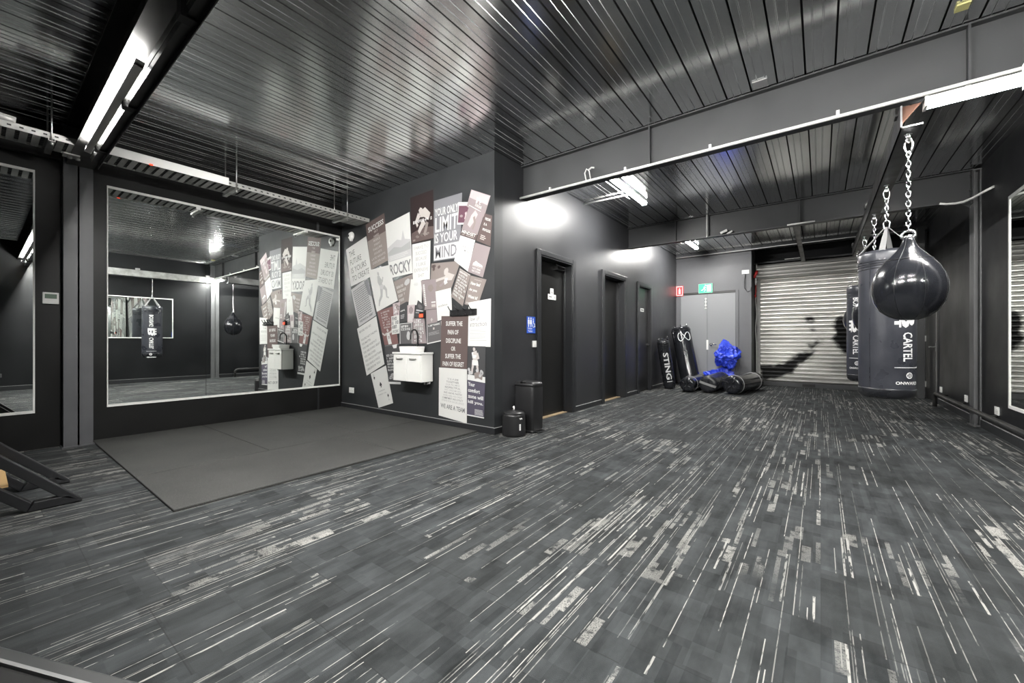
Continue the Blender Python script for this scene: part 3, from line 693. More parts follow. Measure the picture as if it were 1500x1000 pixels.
# ------------------------------------------------------------------ bins by the first door
bn = thing('pedal_bin', 'tall black pedal bin beside the first door', 'bin', (-2.592, 3.725, 0))
def rsq(w, d, r, n=5): return [(sx*(w-r)+r*math.cos(a), sy*(d-r)+r*math.sin(a)) for sx, sy, a0 in ((1, 1, 0), (-1, 1, PI/2), (-1, -1, PI), (1, -1, 1.5*PI)) for a in [a0+q*PI/2/(n-1) for q in range(n)]]
MB().prism(rsq(.128, .108, .03), 'z', .03, .50, M_BLACKPLASTIC, True).build('body', bn, .002)
MB().prism(rsq(.124, .104, .03), 'z', 0, .03, M_BLACKPLASTIC, True).build('base', bn)
mb = MB(); rs = [rsq(.131, .111, .031), rsq(.129, .109, .031), rsq(.115, .097, .03), rsq(.07, .06, .03)]; zs = [.502, .525, .545, .556]; n = 20
mb.add([(x, y, z) for r_, z in zip(rs, zs) for x, y in r_], [(i*n+k, i*n+(k+1) % n, (i+1)*n+(k+1) % n, (i+1)*n+k) for i in range(3) for k in range(n)]+[tuple(range(n))[::-1], tuple(range(3*n, 4*n))], M_BLACKPLASTIC, True); mb.build('lid', bn)
MB().box((.10, -.06, .012), (.175, .06, .022), M_CHROME).build('pedal', bn, .003)
MB().tube([(-.03, -.109, .545), (0, -.12, .56), (.03, -.109, .545)], .008, M_BLACKPLASTIC, 6).build('lid_handle', bn)
wb = thing('wipes_dispenser', 'small round black wipes dispenser with a white wipe, beside the pedal bin', 'dispenser', (-2.597, 3.455, 0))
MB().lathe([(.118, 0), (.126, .006), (.126, .03), (.122, .21), (.117, .236)], M_BLACKPLASTIC, 36).build('tub', wb)
MB().lathe([(.119, .236), (.116, .244), (.07, .258), (.02, .268)], M_BLACKPLASTIC, 36).build('lid', wb)
MB().tube([(0, 0, .262), (.003, 0, .285), (-.004, .002, .297), (.004, 0, .305)], [.010, .008, .014, .006], M_WHITE, 8).build('wipe', wb)
mk = MB(); mk.tube([(.1245*math.cos(a), .1245*math.sin(a), .19+.008*math.sin(a*40)) for a in [-.45+.03*q for q in range(11)]], .003, M_PRINT, 5); mk.box((.115, -.012, .07), (.1255, .006, .135), M_PRINT, Matrix.Rotation(-.35, 4, 'Z')); mk.build('print', wb)

# ------------------------------------------------------------------ signs
sg = thing('toilet_sign', 'blue toilet sign beside the first door', 'sign', (XH, 4.025, 1.19))
MB().box((0, -.09, -.10), (.006, .09, .10), M_SIGNBLUE).build('plate', sg, .002)
s = MB()
def person_icon(cx, skirt):
    X_ = .0068
    s.add([(X_, cx+.012*math.cos(a), .078+.012*math.sin(a)) for a in [2*PI*k/12 for k in range(12)]], [tuple(range(12))], M_PRINT)
    b = [(-.016, .062), (.016, .062), (.024 if skirt else .016, .010), (.008, .010), (.008, -.025), (-.008, -.025), (-.008, .010), (-.024 if skirt else -.016, .010)]
    s.add([(X_, cx+y_, z_) for y_, z_ in b], [tuple(range(8))], M_PRINT)
person_icon(-.055, False); person_icon(-.008, True)
s.tube([(.007, .048+.026*math.cos(a), -.002+.026*math.sin(a)) for a in [PI*.9+PI*1.3*k/12 for k in range(13)]], .004, M_PRINT, 6)
s.tube([(.007, .042, .055), (.007, .044, .02), (.007, .066, .018), (.007, .072, -.02), (.007, .082, -.02)], .0045, M_PRINT, 6)
s.add([(.0068, .042+.009*math.cos(a), .070+.009*math.sin(a)) for a in [2*PI*k/12 for k in range(12)]], [tuple(range(12))], M_PRINT)
letter(s, 'Unisex', M_PRINT, lambda u, v: (.0068, -.07+u*.09, -.052+v*.022)); letter(s, 'Toilet', M_PRINT, lambda u, v: (.0068, -.07+u*.10, -.086+v*.024))
s.build('lettering', sg)
ex = thing('exit_sign', 'green lit exit sign above the grey double doors', 'sign', (-2.112, YB-.03, 2.10))
MB().box((-.15, -.01, 0), (.15, .03, .215), M_WHITE).build('case', ex, .004)
g = MB().box((-.145, -.012, .006), (.145, -.010, .21), M_GREENGLOW); g.build('panel', ex)
s = MB(); Yf = -.0135
s.add([(x, Yf, z) for x, z in ((.03, .03), (.12, .03), (.12, .185), (.03, .185))], [(0, 1, 2, 3)], M_WHITEGLOW)
s.tube([(-.01, Yf, .15), (-.03, Yf, .11), (-.005, Yf, .08), (-.02, Yf, .035)], .009, M_WHITEGLOW, 6).tube([(-.03, Yf, .11), (-.065, Yf, .07), (-.09, Yf, .065)], .009, M_WHITEGLOW, 6).tube([(-.04, Yf, .14), (.01, Yf, .125)], .007, M_WHITEGLOW, 6)
s.add([(.002+.014*math.cos(a), Yf, .178+.014*math.sin(a)) for a in [2*PI*k/12 for k in range(12)]], [tuple(range(12))], M_WHITEGLOW)
s.build('pictogram', ex)
fs_ = thing('fire_sign', 'red lit fire sign in the corner beside the exit sign', 'sign', (-2.685, YB-.03, 2.07))
MB().box((-.08, -.01, 0), (.08, .03, .235), M_REDGLOW).build('panel', fs_, .004)
s = MB()
for a, b in (((-.07, .01), (.07, .02)), ((-.07, .215), (.07, .225)), ((-.07, .02), (-.062, .215)), ((.062, .02), (.07, .215))): s.box((a[0], -.012, a[1]), (b[0], -.0102, b[1]), M_WHITEGLOW2)
s.box((-.018, -.012, .05), (.022, -.0102, .15), M_WHITEGLOW2); s.box((-.006, -.012, .15), (.010, -.0102, .185), M_WHITEGLOW2); s.build('pictogram', fs_)
ph = thing('pull_handle', 'red and white door release handle hanging beside the roller door', 'handle', (-1.148, 10.43, 2.45))
MB().tube([(-.02, 0, -.06), (-.01, 0, .0), (.02, 0, .05), (.03, 0, .10)], [.02, .03, .03, .02], M_RED, 10).build('grip', ph)
MB().tube([(0, 0, -.06), (.01, 0, -.14), (.005, 0, -.22)], [.012, .024, .010], M_WHITE, 10).build('cord_weight', ph)
MB().tube([(.005, 0, -.22), (.01, 0, -.34), (-.005, 0, -.5)], .008, M_RED, 8).tube([(-.02, 0, -.44), (.02, 0, -.47)], .012, M_RED, 8).build('cord', ph)
tag(MB().tube([(-1.31, YB-.02, 2.46), (-1.33, YB-.03, 2.3), (-1.325, YB-.03, 2.15), (-1.27, YB-.03, 2.07), (-1.21, YB-.04, 2.09), (-1.19, YB-.03, 2.2), (-1.185, 10.3, 2.42), (-1.15, 10.43, 2.54)], .007, M_BLACKPLASTIC, 6).build('power_cable'), 'black cable looping from the socket to the roller door', 'cable')

# ------------------------------------------------------------------ rail along the right wall
rl = thing('floor_rail', 'black steel pipe rail low along the right wall', 'rail', (1.375, 6.7, 0))
MB().tube([(0, 2.06, .0), (0, 2.06, .12), (0, 2.055, .165), (0, 2.03, .195), (0, 1.98, .21), (0, -2.3, .215), (0, -2.35, .20), (0, -2.375, .165), (0, -2.38, .0)], .026, M_DARKSTEEL, 14).build('pipe', rl)
for y in (2.06, -2.38): MB().box((-.06, y-.05, 0), (.06, y+.05, .008), M_BEAM).build('foot_plate', rl)
for y in (1.9, .98, -.2, -1.4): MB().cyl((0, y, .20), (.11, y, .20), .012, M_DARKSTEEL, 8).build('wall_tie', rl)

# ------------------------------------------------------------------ posters on the niche wall
def paper(name, c, r=.55): return mat(name, c, r, spec=.3)
PW_ = paper('white_paper', (.64, .64, .62)); PG = paper('grey_paper', (.20, .20, .215)); PB = paper('brown_paper', (.115, .085, .08))
PDK = paper('dark_brown_paper', (.028, .018, .018)); PTAUPE = paper('taupe_paper', (.25, .215, .20)); PMAUVE = paper('mauve_paper', (.28, .235, .24))
PPUR = paper('purple_paper', (.088, .08, .112)); PRED = paper('red_brown_paper', (.20, .105, .10)); PDG = paper('charcoal_paper', (.06, .06, .063))
PLG = paper('light_grey_paper', (.48, .475, .48)); PPINK = paper('pale_pink_paper', (.48, .40, .41)); PMID = paper('mid_grey_paper', (.12, .115, .118)); PPLUM = paper('plum_paper', (.13, .06, .085))
INK = paper('dark_ink', (.03, .03, .032)); INKG = paper('grey_ink', (.17, .17, .175)); INKL = paper('pale_ink', (.38, .38, .38)); INKW = paper('white_ink', (.64, .64, .63)); INKC = paper('cream_ink', (.50, .46, .44))
# corners in metres on the wall (x, z): top left, top right, bottom right, bottom left
QD = {
 'future':[(-5.644,2.359),(-5.122,2.482),(-4.986,1.905),(-5.512,1.797)], 'success':[(-5.139,2.646),(-4.703,2.730),(-4.614,2.080),(-5.012,1.993)],
 'champ':[(-4.688,2.568),(-4.173,2.641),(-4.114,1.857),(-4.586,1.834)], 'think':[(-4.158,2.818),(-3.730,2.828),(-3.712,2.230),(-4.135,2.228)],
 'limit':[(-3.716,2.686),(-3.246,2.684),(-3.278,1.951),(-3.725,1.957)], 'smallpurple':[(-3.300,2.586),(-3.129,2.551),(-3.150,2.306),(-3.322,2.333)],
 'photoTR':[(-3.101,2.686),(-2.818,2.556),(-2.912,2.343),(-3.171,2.510)], 'mindset':[(-3.134,2.507),(-2.908,2.383),(-3.034,2.111),(-3.276,2.208)],
 'pressure':[(-2.901,2.382),(-2.796,2.337),(-2.820,2.013),(-3.026,2.105)], 'talkless':[(-3.268,2.201),(-3.041,2.112),(-3.150,1.776),(-3.368,1.925)],
 'sneaker':[(-3.041,2.086),(-2.820,2.002),(-2.928,1.689),(-3.156,1.775)], 'succeed':[(-4.121,2.219),(-3.776,2.217),(-3.789,1.750),(-4.106,1.751)],
 'boxer':[(-3.759,1.936),(-3.263,1.912),(-3.415,1.616),(-3.789,1.590)], 'vertical':[(-3.954,1.745),(-3.679,1.745),(-3.672,1.385),(-3.886,1.380)],
 'excel':[(-3.686,1.593),(-3.421,1.616),(-3.401,1.277),(-3.650,1.237)], 'dense':[(-3.276,1.829),(-3.111,1.738),(-3.231,1.392),(-3.421,1.516)],
 'howbad':[(-3.111,1.729),(-2.876,1.662),(-3.012,1.363),(-3.205,1.414)], 'suffer':[(-3.580,1.293),(-3.146,1.277),(-3.163,0.685),(-3.598,0.687)],
 'attraction':[(-3.140,1.429),(-2.812,1.454),(-2.818,0.934),(-3.151,0.943)], 'standing':[(-3.151,0.943),(-2.887,0.939),(-2.895,0.542),(-3.157,0.563)],
 'comfort':[(-3.157,0.559),(-2.895,0.536),(-2.911,0.156),(-3.163,0.163)], 'team':[(-3.621,0.683),(-3.163,0.681),(-3.168,0.071),(-3.627,0.112)],
 'greydense':[(-5.509,1.750),(-5.094,1.887),(-4.890,1.353),(-5.307,1.203)], 'runner':[(-5.068,1.990),(-4.598,2.014),(-4.409,1.528),(-4.871,1.397)],
 'before':[(-5.349,1.174),(-4.880,1.341),(-4.693,0.686),(-5.109,0.508)], 'jersey':[(-4.861,1.402),(-4.516,1.458),(-4.395,0.957),(-4.693,0.943)],
 'ace':[(-5.012,0.540),(-4.661,0.669),(-4.505,0.177),(-4.827,0.082)], 'tilt':[(-4.498,1.782),(-4.106,1.846),(-4.178,1.505),(-4.366,1.445)],
 'blank':[(-4.146,1.781),(-3.937,1.770),(-3.937,1.448),(-4.195,1.452)], 'darkA':[(-4.369,1.463),(-4.214,1.507),(-4.214,1.254),(-4.366,1.240)],
 'pinkA':[(-4.214,1.455),(-4.066,1.455),(-4.093,1.233),(-4.214,1.236)], 'darkB':[(-4.009,1.509),(-3.873,1.428),(-3.924,1.279),(-4.086,1.310)],
 'floral':[(-4.516,1.489),(-4.361,1.507),(-4.380,1.330),(-4.495,1.325)], 'work':[(-4.548,1.323),(-4.377,1.339),(-4.377,1.098),(-4.533,1.083)],
 'framed':[(-4.369,1.223),(-4.122,1.234),(-4.113,0.965),(-4.366,0.960)], 'against':[(-4.106,1.281),(-3.886,1.279),(-3.848,0.971),(-4.106,0.961)],
 'brownB':[(-3.856,1.374),(-3.671,1.380),(-3.653,1.221),(-3.848,1.201)], 'retire':[(-3.841,1.202),(-3.582,1.235),(-3.564,1.000),(-3.836,0.958)],
 'vanL':[(-4.693,0.935),(-4.375,0.964),(-4.345,0.435),(-4.598,0.425)]}
def lines(txts, s0, s1, t0, t1, ink, fill=.68, bold=.006, ragged=None, center=False):
    out = []; n = len(txts); h = (t1-t0)/n; mx = max(len(q) for q in txts)
    for i, q in enumerate(txts):
        w = (s1-s0) if ragged is None else (s1-s0)*len(q)/mx
        a = s0 if not center else (s0+s1)/2-w/2
        out.append(('t', q, a, t0+i*h, a+w, t0+i*h+h*fill, ink, bold))
    return out
def bars(s0, s1, t0, t1, n, ink, fill=.5, rnd=.3, center=False):
    out = []
    for i in range(n):
        w = (s1-s0)*(1-rnd*random.random()); a = s0 if not center else (s0+s1)/2-w/2; h = (t1-t0)/n
        out.append(('r', a, t0+i*h, a+w, t0+i*h+h*fill, ink))
    return out
def greek(s0, s1, t0, t1, n, ink, fill=.6):
    """rows of unreadably small lettering shown as word-sized blocks"""
    out = []; h = (t1-t0)/n
    for i in range(n):
        s = s0
        while s < s1-.04:
            w = min(random.uniform(.05, .16)*(s1-s0), s1-s); out.append(('r', s, t0+i*h, s+w*.86, t0+i*h+h*fill, ink)); s += w
    return out
def blob(cs, ct, a, b, ink, n=14, j=.12): return ('p', [(cs+a*math.cos(2*PI*k/n)*(1+random.uniform(-j, j)), ct+b*math.sin(2*PI*k/n)*(1+random.uniform(-j, j))) for k in range(n)], ink)
def limb(pts, w, ink):
    L = []; R = []
    for i, (s, t_) in enumerate(pts):
        a = pts[max(i-1, 0)]; b = pts[min(i+1, len(pts)-1)]; d = math.hypot(b[0]-a[0], b[1]-a[1]) or 1; nx_, ny_ = -(b[1]-a[1])/d, (b[0]-a[0])/d
        ww = w[i] if isinstance(w, (list, tuple)) else w; L.append((s+nx_*ww, t_+ny_*ww)); R.append((s-nx_*ww, t_-ny_*ww))
    return ('p', L+R[::-1], ink)
def pseudo(s0, t0, s1, t1, n, ink, rows=1, fill=.78, w=.24, vert=False):
    """rows of letter-like strokes for lettering too small to read"""
    out = []; H = (t1-t0)/rows
    for r_ in range(rows):
        k = max(2, n-random.randint(0, max(0, n//3))) if rows > 1 else n
        W = (s1-s0)/n
        for i in range(k):
            a = s0+i*W; b = a+W*.8; c = t0+r_*H; d = c+H*fill; th = (d-c)*w; tw = (b-a)*.34
            if i and random.random() < .12: continue
            if random.random() < .85: out.append(('r', a, c, a+tw, d, ink))
            if random.random() < .6: out.append(('r', b-tw, c, b, d, ink))
            for z in (c, (c+d-th)/2, d-th):
                if random.random() < .62: out.append(('r', a, z, b, z+th, ink))
    return out
T = {}
T['limit'] = (PG, [('r', 0, .13, .9, .145, PG)]+[('t', 'YOUR ONLY', .04, .14, .88, .27, INKW, .012), ('t', 'LIMIT', .06, .29, .88, .53, INKW, .016), ('t', 'IS YOUR', .04, .555, .88, .71, INKW, .012), ('r', .02, .745, .93, .985, INKW), ('t', 'MIND', .07, .77, .87, .96, PG, .016)], 'grey YOUR ONLY LIMIT IS YOUR MIND poster')
T['future'] = (PW_, lines(['THE', 'FUTURE', 'IS YOURS', 'TO CREATE'], .12, .92, .12, .98, INK, .66, -.004, True), 'white handwritten THE FUTURE IS YOURS TO CREATE poster')
T['success'] = (PB, [('r', 0, .38, 1, 1, PTAUPE), ('t', 'SUCCESS', .10, .10, .92, .21, INKW, .02)]+lines(['SKY', 'HARD', 'RISKS', 'SWEAT', 'FAILURE', 'DOUBTS', 'LATE NIGHTS', 'DISCIPLINE'], .12, .88, .24, .97, INKC, .5, .004, True, True), 'brown SUCCESS poster with a pyramid of words')
T['champ'] = (PW_, [('p', [(.02, .45), (.25, .40), (.45, .36), (.62, .40), (.70, .24), (.76, .40), (.98, .44), (.98, .66), (.02, .66)], PLG), ('p', [(.02, .54), (.3, .47), (.6, .52), (.98, .47), (.98, .70), (.02, .70)], INKL), ('r', .02, .60, .98, .71, PLG)]+bars(.1, .9, .62, .70, 3, PW_, .3)+[('t', 'ROCKY', .05, .76, .95, .96, INKG, .02)], 'white ROCKY poster with a grey city photo')
T['think'] = (PDK, [('p', [(.02, .78), (.5, .70), (.98, .74), (.98, .98), (.02, .98)], PB), limb([(.40, .30), (.44, .36), (.42, .44)], [.05, .06, .05], INKC), blob(.46, .34, .07, .055, INKC), limb([(.42, .42), (.62, .40), (.82, .52)], [.06, .10, .08], INKC), limb([(.38, .42), (.24, .56), (.30, .66)], [.07, .05, .04], INKC), limb([(.60, .58), (.42, .72), (.34, .80)], [.08, .06, .05], INKC), limb([(.72, .62), (.66, .76), (.58, .88)], [.06, .05, .05], PTAUPE)]+pseudo(.10, .53, .94, .61, 10, INKW)+[blob(random.uniform(.08, .92), random.uniform(.84, .95), .06, .02, PTAUPE) for _ in range(7)], 'dark brown poster of a seated boxer high on the wall')
T['smallpurple'] = (PW_, [('r', .06, .16, 1, .92, PPLUM), ('r', .12, .06, .9, .11, INKL), blob(.35, .62, .14, .06, PMAUVE), limb([(.72, .45), (.78, .6), (.70, .78)], .08, PPINK)], 'small plum and white poster right of the large grey poster')
T['photoTR'] = (PMAUVE, [('r', .02, .02, .98, .45, PPINK), ]+pseudo(.40, .28, .76, .78, 4, INKW, 3)+bars(.1, .9, .84, .98, 2, INKW), 'tilted pinkish poster at the top right corner of the wall')
T['mindset'] = (PMAUVE, [limb([(.55, .08), (.45, .3), (.35, .62)], [.12, .16, .10], PPINK), limb([(.48, .25), (.65, .45), (.62, .68)], [.06, .05, .05], PTAUPE), ('r', 0, .80, 1, 1, PB), ('t', 'MINDSET', .05, .80, .92, .91, INKW, .02)]+pseudo(.1, .935, .88, .975, 12, INKC), 'tilted mauve MINDSET poster')
T['pressure'] = (PB, lines(['PRESSURE', 'IS A', 'PRIVILEGE'], .22, .92, .12, .68, INKW, .48, .02, True)+bars(.2, .62, .74, .92, 3, INKC), 'brown PRESSURE IS A PRIVILEGE poster at the wall edge')
T['talkless'] = (PW_, lines(['TALK LESS', 'DO MORE'], .22, .82, .30, .52, INKG, .7, .006)+[('r', .45, .54, .55, .55, INKG)]+bars(.2, .85, .58, .70, 3, INKL, .4, .2, True), 'tilted white TALK LESS DO MORE poster')
T['sneaker'] = (PMAUVE, [('p', [(.2, .66), (.35, .56), (.5, .60), (.78, .64), (.84, .70), (.2, .72)], INKW), ('r', .18, .73, .86, .745, INKC)]+lines(['NO RISK', 'NO STORY'], .24, .78, .78, .96, INKW, .7, .01), 'tilted mauve NO RISK NO STORY poster')
T['succeed'] = (PW_, lines(['I HAVE TO', 'SUCCEED', 'BECAUSE', 'I LIKE', 'EXPENSIVE', 'SHIT'], .10, .90, .07, .97, INKL, .62, .006, True, True), 'white I HAVE TO SUCCEED poster')
T['boxer'] = (PTAUPE, [('r', .0, .0, 1, .98, PTAUPE), blob(.58, .34, .08, .13, INKC), limb([(.60, .46), (.74, .56), (.92, .60)], [.10, .13, .10], INKC), limb([(.62, .56), (.36, .60), (.12, .66)], [.05, .045, .05], INKC), limb([(.66, .58), (.64, .70), (.70, .80)], .06, INKW)]+[blob(random.uniform(.05, .95), random.uniform(.76, .9), .05, .05, PMAUVE) for _ in range(8)]+[blob(random.uniform(.05, .3), random.uniform(.1, .4), .05, .06, PB) for _ in range(4)], 'taupe photo poster of a boxer throwing a punch')
T['vertical'] = (PMAUVE, []+[('r', .08+.03*random.random(), .14+.062*i, .22, .14+.062*i+.045, INKW) for i in range(12)]+[blob(.62, .28, .20, .12, PTAUPE), ('r', .62, .75, .94, .79, INKW), ('r', .62, .84, .94, .93, INKC)], 'mauve poster with white lettering running down its left edge')
T['excel'] = (PW_, [('t', 'excellence', .10, .48, .72, .56, INKG, .0)], 'white poster with one small grey word in its middle')
T['dense'] = (PTAUPE, [('r', .03, .02, .97, .03, INKW)]+pseudo(.08, .06, .94, .92, 11, INKW, 9, .66), 'tilted taupe poster of dense white capitals above the coat rack')
T['howbad'] = (PTAUPE, [('t', 'motivation', .3, .07, .75, .11, INKC, .0)]+lines(['How bad', 'do you', 'Want it?'], .12, .82, .18, .86, INKW, .5, .03, True)+bars(.1, .8, .90, .97, 2, INKC), 'tilted taupe How bad do you Want it poster')
T['suffer'] = (PB, [('t', 'SUFFER THE', .18, .10, .80, .19, INKW, .02), ('t', 'PAIN OF', .26, .265, .66, .355, INKW, .02), ('t', 'DISCIPLINE', .20, .43, .76, .52, INKW, .02), ('t', 'OR', .40, .585, .56, .67, INKW, .02), ('t', 'SUFFER THE', .18, .73, .76, .82, INKW, .02), ('t', 'PAIN OF REGRET', .09, .88, .88, .97, INKW, .02)], 'brown SUFFER THE PAIN OF DISCIPLINE poster')
T['attraction'] = (PW_, [('t', 'law of', .10, .34, .50, .43, INKG, -.004), ('t', 'attraction', .06, .46, .82, .56, INKG, -.004), ('r', .06, .59, .6, .596, INKL)]+bars(.08, .86, .64, .90, 7, INKL, .22, .25), 'white law of attraction poster')
T['standing'] = (PDG, [('r', 0, 0, 1, .80, PDG), ('r', 0, .84, 1, 1, INKW), blob(.36, .09, .07, .055, INKC), limb([(.38, .15), (.42, .32), (.42, .40)], [.12, .15, .12], INKC), limb([(.27, .18), (.30, .30), (.50, .30)], .05, INKW), limb([(.54, .20), (.62, .32), (.46, .36)], .05, INKC), ('p', [(.26, .40), (.58, .40), (.62, .56), (.46, .55), (.40, .55), (.24, .57)], INKW), limb([(.31, .55), (.27, .66), (.25, .80)], [.06, .05, .05], INKC), limb([(.54, .55), (.58, .66), (.60, .80)], [.06, .05, .05], INKC), limb([(.40, .86), (.60, .80), (.85, .86)], [.08, .10, .08], PTAUPE)]+[blob(random.uniform(.05, .95), random.uniform(.68, .82), .07, .05, PLG) for _ in range(9)], 'black and white photo poster of a standing boxer')
T['comfort'] = (PPUR, lines(['Your', 'comfort', 'zone will', 'kill you.'], .04, .92, .04, .72, INKW, .66, .03, True)+greek(.45, .95, .78, .95, 5, PLG)+[('r', 0, .965, 1, 1, INKW)], 'purple Your comfort zone will kill you poster')
tm = ['TEAM', 'TOGETHER', 'OUR PROMISE', 'RESPECTFUL', 'WE DREAM BIG', 'WE HAVE FAITH', 'WORK HARD AND SWEAT', 'COMMITMENT AND LOYALTY', 'STRIVE FOR EXCELLENCE']
T['team'] = (PW_, [('t', q, .5-(.20+.024*i), .20+.055*i, .5+(.20+.024*i), .20+.055*i+.038, INKG if i % 2 else INKL, .004) for i, q in enumerate(tm)]+[('t', 'WE ARE A TEAM', .07, .73, .93, .82, INKG, .02)], 'white WE ARE A TEAM poster')
T['greydense'] = (PLG, [('p', [(.78, .02), (.99, .02), (.99, .5), (.86, .4)], PG)]+greek(.08, .88, .08, .86, 15, INKG, .5)+pseudo(.12, .88, .90, .95, 10, INKG), 'grey poster of small dense writing at the left edge of the collage')
T['runner'] = (PW_, [blob(.42, .15, .045, .055, INKL), limb([(.41, .20), (.40, .34), (.44, .46)], [.055, .085, .07], INKL), limb([(.44, .26), (.54, .36), (.60, .26)], [.03, .028, .024], INKL), limb([(.38, .28), (.48, .40), (.56, .34)], [.03, .028, .024], INKL), ('p', [(.36, .44), (.53, .44), (.60, .54), (.46, .58), (.36, .56)], PLG), limb([(.54, .50), (.62, .60), (.58, .78), (.66, .82)], [.06, .045, .03, .02], INKL), limb([(.42, .54), (.36, .70), (.22, .80), (.16, .90)], [.06, .045, .035, .02], INKL)], 'white poster of a grey running figure')
T['before'] = (PW_, lines(['BEFORE YOU GO', '', "YOU'RE NOT FAILING", 'YOU MATTER', 'YOU ARE WORTH IT', 'YOU ARE DOING GREAT', 'YOU ARE LOVED', 'YOU CAN DO ANYTHING', 'YOU HAVE A VOICE', 'I BELIEVE IN YOU'], .08, .96, .08, .97, INKG, .5, .006, True), 'white BEFORE YOU GO poster')
T['jersey'] = (PRED, pseudo(.20, .06, .76, .56, 8, INKC, 7, .6, .18)+[blob(.42, .60, .06, .045, INKC), limb([(.40, .66), (.40, .82), (.42, .99)], [.10, .12, .12], INKW), limb([(.33, .68), (.15, .72), (.02, .66)], .028, INKC), limb([(.48, .68), (.68, .64), (.80, .52)], .028, INKC)]+pseudo(.36, .76, .48, .86, 2, PRED), 'red-brown poster of a figure in a white jersey')
sp = lambda cs, ct, k: [('p', [(cs, ct-.075*k), (cs+.06*k, ct-.01*k), (cs+.055*k, ct+.03*k), (cs+.012*k, ct+.02*k), (cs+.028*k, ct+.062*k), (cs-.028*k, ct+.062*k), (cs-.012*k, ct+.02*k), (cs-.055*k, ct+.03*k), (cs-.06*k, ct-.01*k)], INK)]
T['ace'] = (PW_, [('t', 'A', .10, .05, .20, .11, INKL, .0)]+sp(.16, .165, .75)+sp(.46, .42, 1.15)+[]+pseudo(.20, .565, .66, .60, 11, INKL)+pseudo(.16, .655, .72, .69, 13, INKL)+sp(.78, .77, .75)+[('t', 'A', .74, .84, .84, .90, INKL, .0)], 'white playing card poster with black spades near the skirting')
T['tilt'] = (PTAUPE, [blob(.72, .22, .16, .12, PLG)]+pseudo(.08, .22, .66, .92, 7, INKC, 4, .6), 'tilted taupe poster under the city photo')
T['blank'] = (PW_, bars(.3, .7, .16, .28, 3, INKL, .3, .3, True), 'nearly blank white poster left of the mauve poster')
T['darkA'] = (PDG, []+pseudo(.08, .34, .7, .44, 6, INKW)+bars(.1, .7, .6, .85, 3, INKL), 'small charcoal poster above the tap')
T['pinkA'] = (PPINK, [blob(.5, .3, .3, .2, PMAUVE)]+greek(.1, .9, .52, .98, 6, INKW), 'small pink poster above the tap')
T['darkB'] = (PDG, [blob(.45, .28, .3, .14, PMID), ('p', [(.1, .55), (.9, .42), (.92, .50), (.1, .64)], PLG), ('p', [(.1, .72), (.8, .62), (.8, .66), (.1, .78)], INKL)], 'small tilted charcoal poster left of the red light')
T['floral'] = (PPINK, [blob(random.uniform(.15, .85), random.uniform(.1, .9), .14, .08, random.choice((PMAUVE, INKW, PTAUPE))) for _ in range(14)], 'small pink blotchy poster beside the red-brown poster')
T['work'] = (PW_, pseudo(.08, .06, .92, .74, 4, INKG, 3, .8)+[('t', 'WORK', .08, .77, .92, .95, INKG, .012)], 'small white poster of black capitals ending in WORK')
T['framed'] = (PMID, [('r', .0, .0, 1, .03, INKW), ('r', 0, .03, .04, 1, INKW), ('r', .96, .03, 1, 1, INKW)]+pseudo(.12, .10, .88, .38, 5, INKW, 2)+[blob(.7, .62, .14, .22, PLG)], 'grey poster with white border directly behind the tap')
T['against'] = (PMAUVE, pseudo(.10, .04, .88, .97, 5, INKW, 6, .82, .28), 'grey poster of stacked white capitals under the red light')
T['brownB'] = (PMAUVE, [('r', .46, .62, .54, .86, INKC), ('r', .38, .70, .62, .74, INKC)], 'small plain mauve poster under the blank one')
T['retire'] = (PMID, [('r', 0, 0, .03, 1, INKW), ('r', 0, .95, 1, 1, INKW), ('r', .97, 0, 1, .95, INKW), ]+pseudo(.1, .07, .9, .17, 10, INKW)+[('r', .42, .24, .52, .34, INKC)]+bars(.12, .88, .45, .62, 4, INKL, .3), 'dark grey white-bordered poster beside the SUFFER poster')
T['vanL'] = (PDG, [('r', .02, .0, .98, .02, INKG), ('p', [(.52, .02), (.85, .0), (.80, .10), (.60, .10)], INKW)]+pseudo(.06, .24, .94, .69, 10, INKW, 6, .7)+[blob(random.uniform(.2, .8), random.uniform(.75, .88), .12, .03, PLG, 8, .5) for _ in range(10)]+[('r', 0, .945, 1, 1, INKW)], 'charcoal poster with white lines left of the vanity cabinet')
order = ['champ', 'think', 'limit', 'success', 'future', 'greydense', 'runner', 'tilt', 'succeed', 'blank', 'boxer', 'vertical', 'darkB', 'pinkA', 'darkA', 'jersey', 'floral', 'work', 'framed', 'against', 'brownB', 'excel', 'retire', 'before', 'ace', 'vanL', 'smallpurple', 'photoTR', 'mindset', 'pressure', 'talkless', 'sneaker', 'howbad', 'dense', 'attraction', 'suffer', 'team', 'standing', 'comfort']
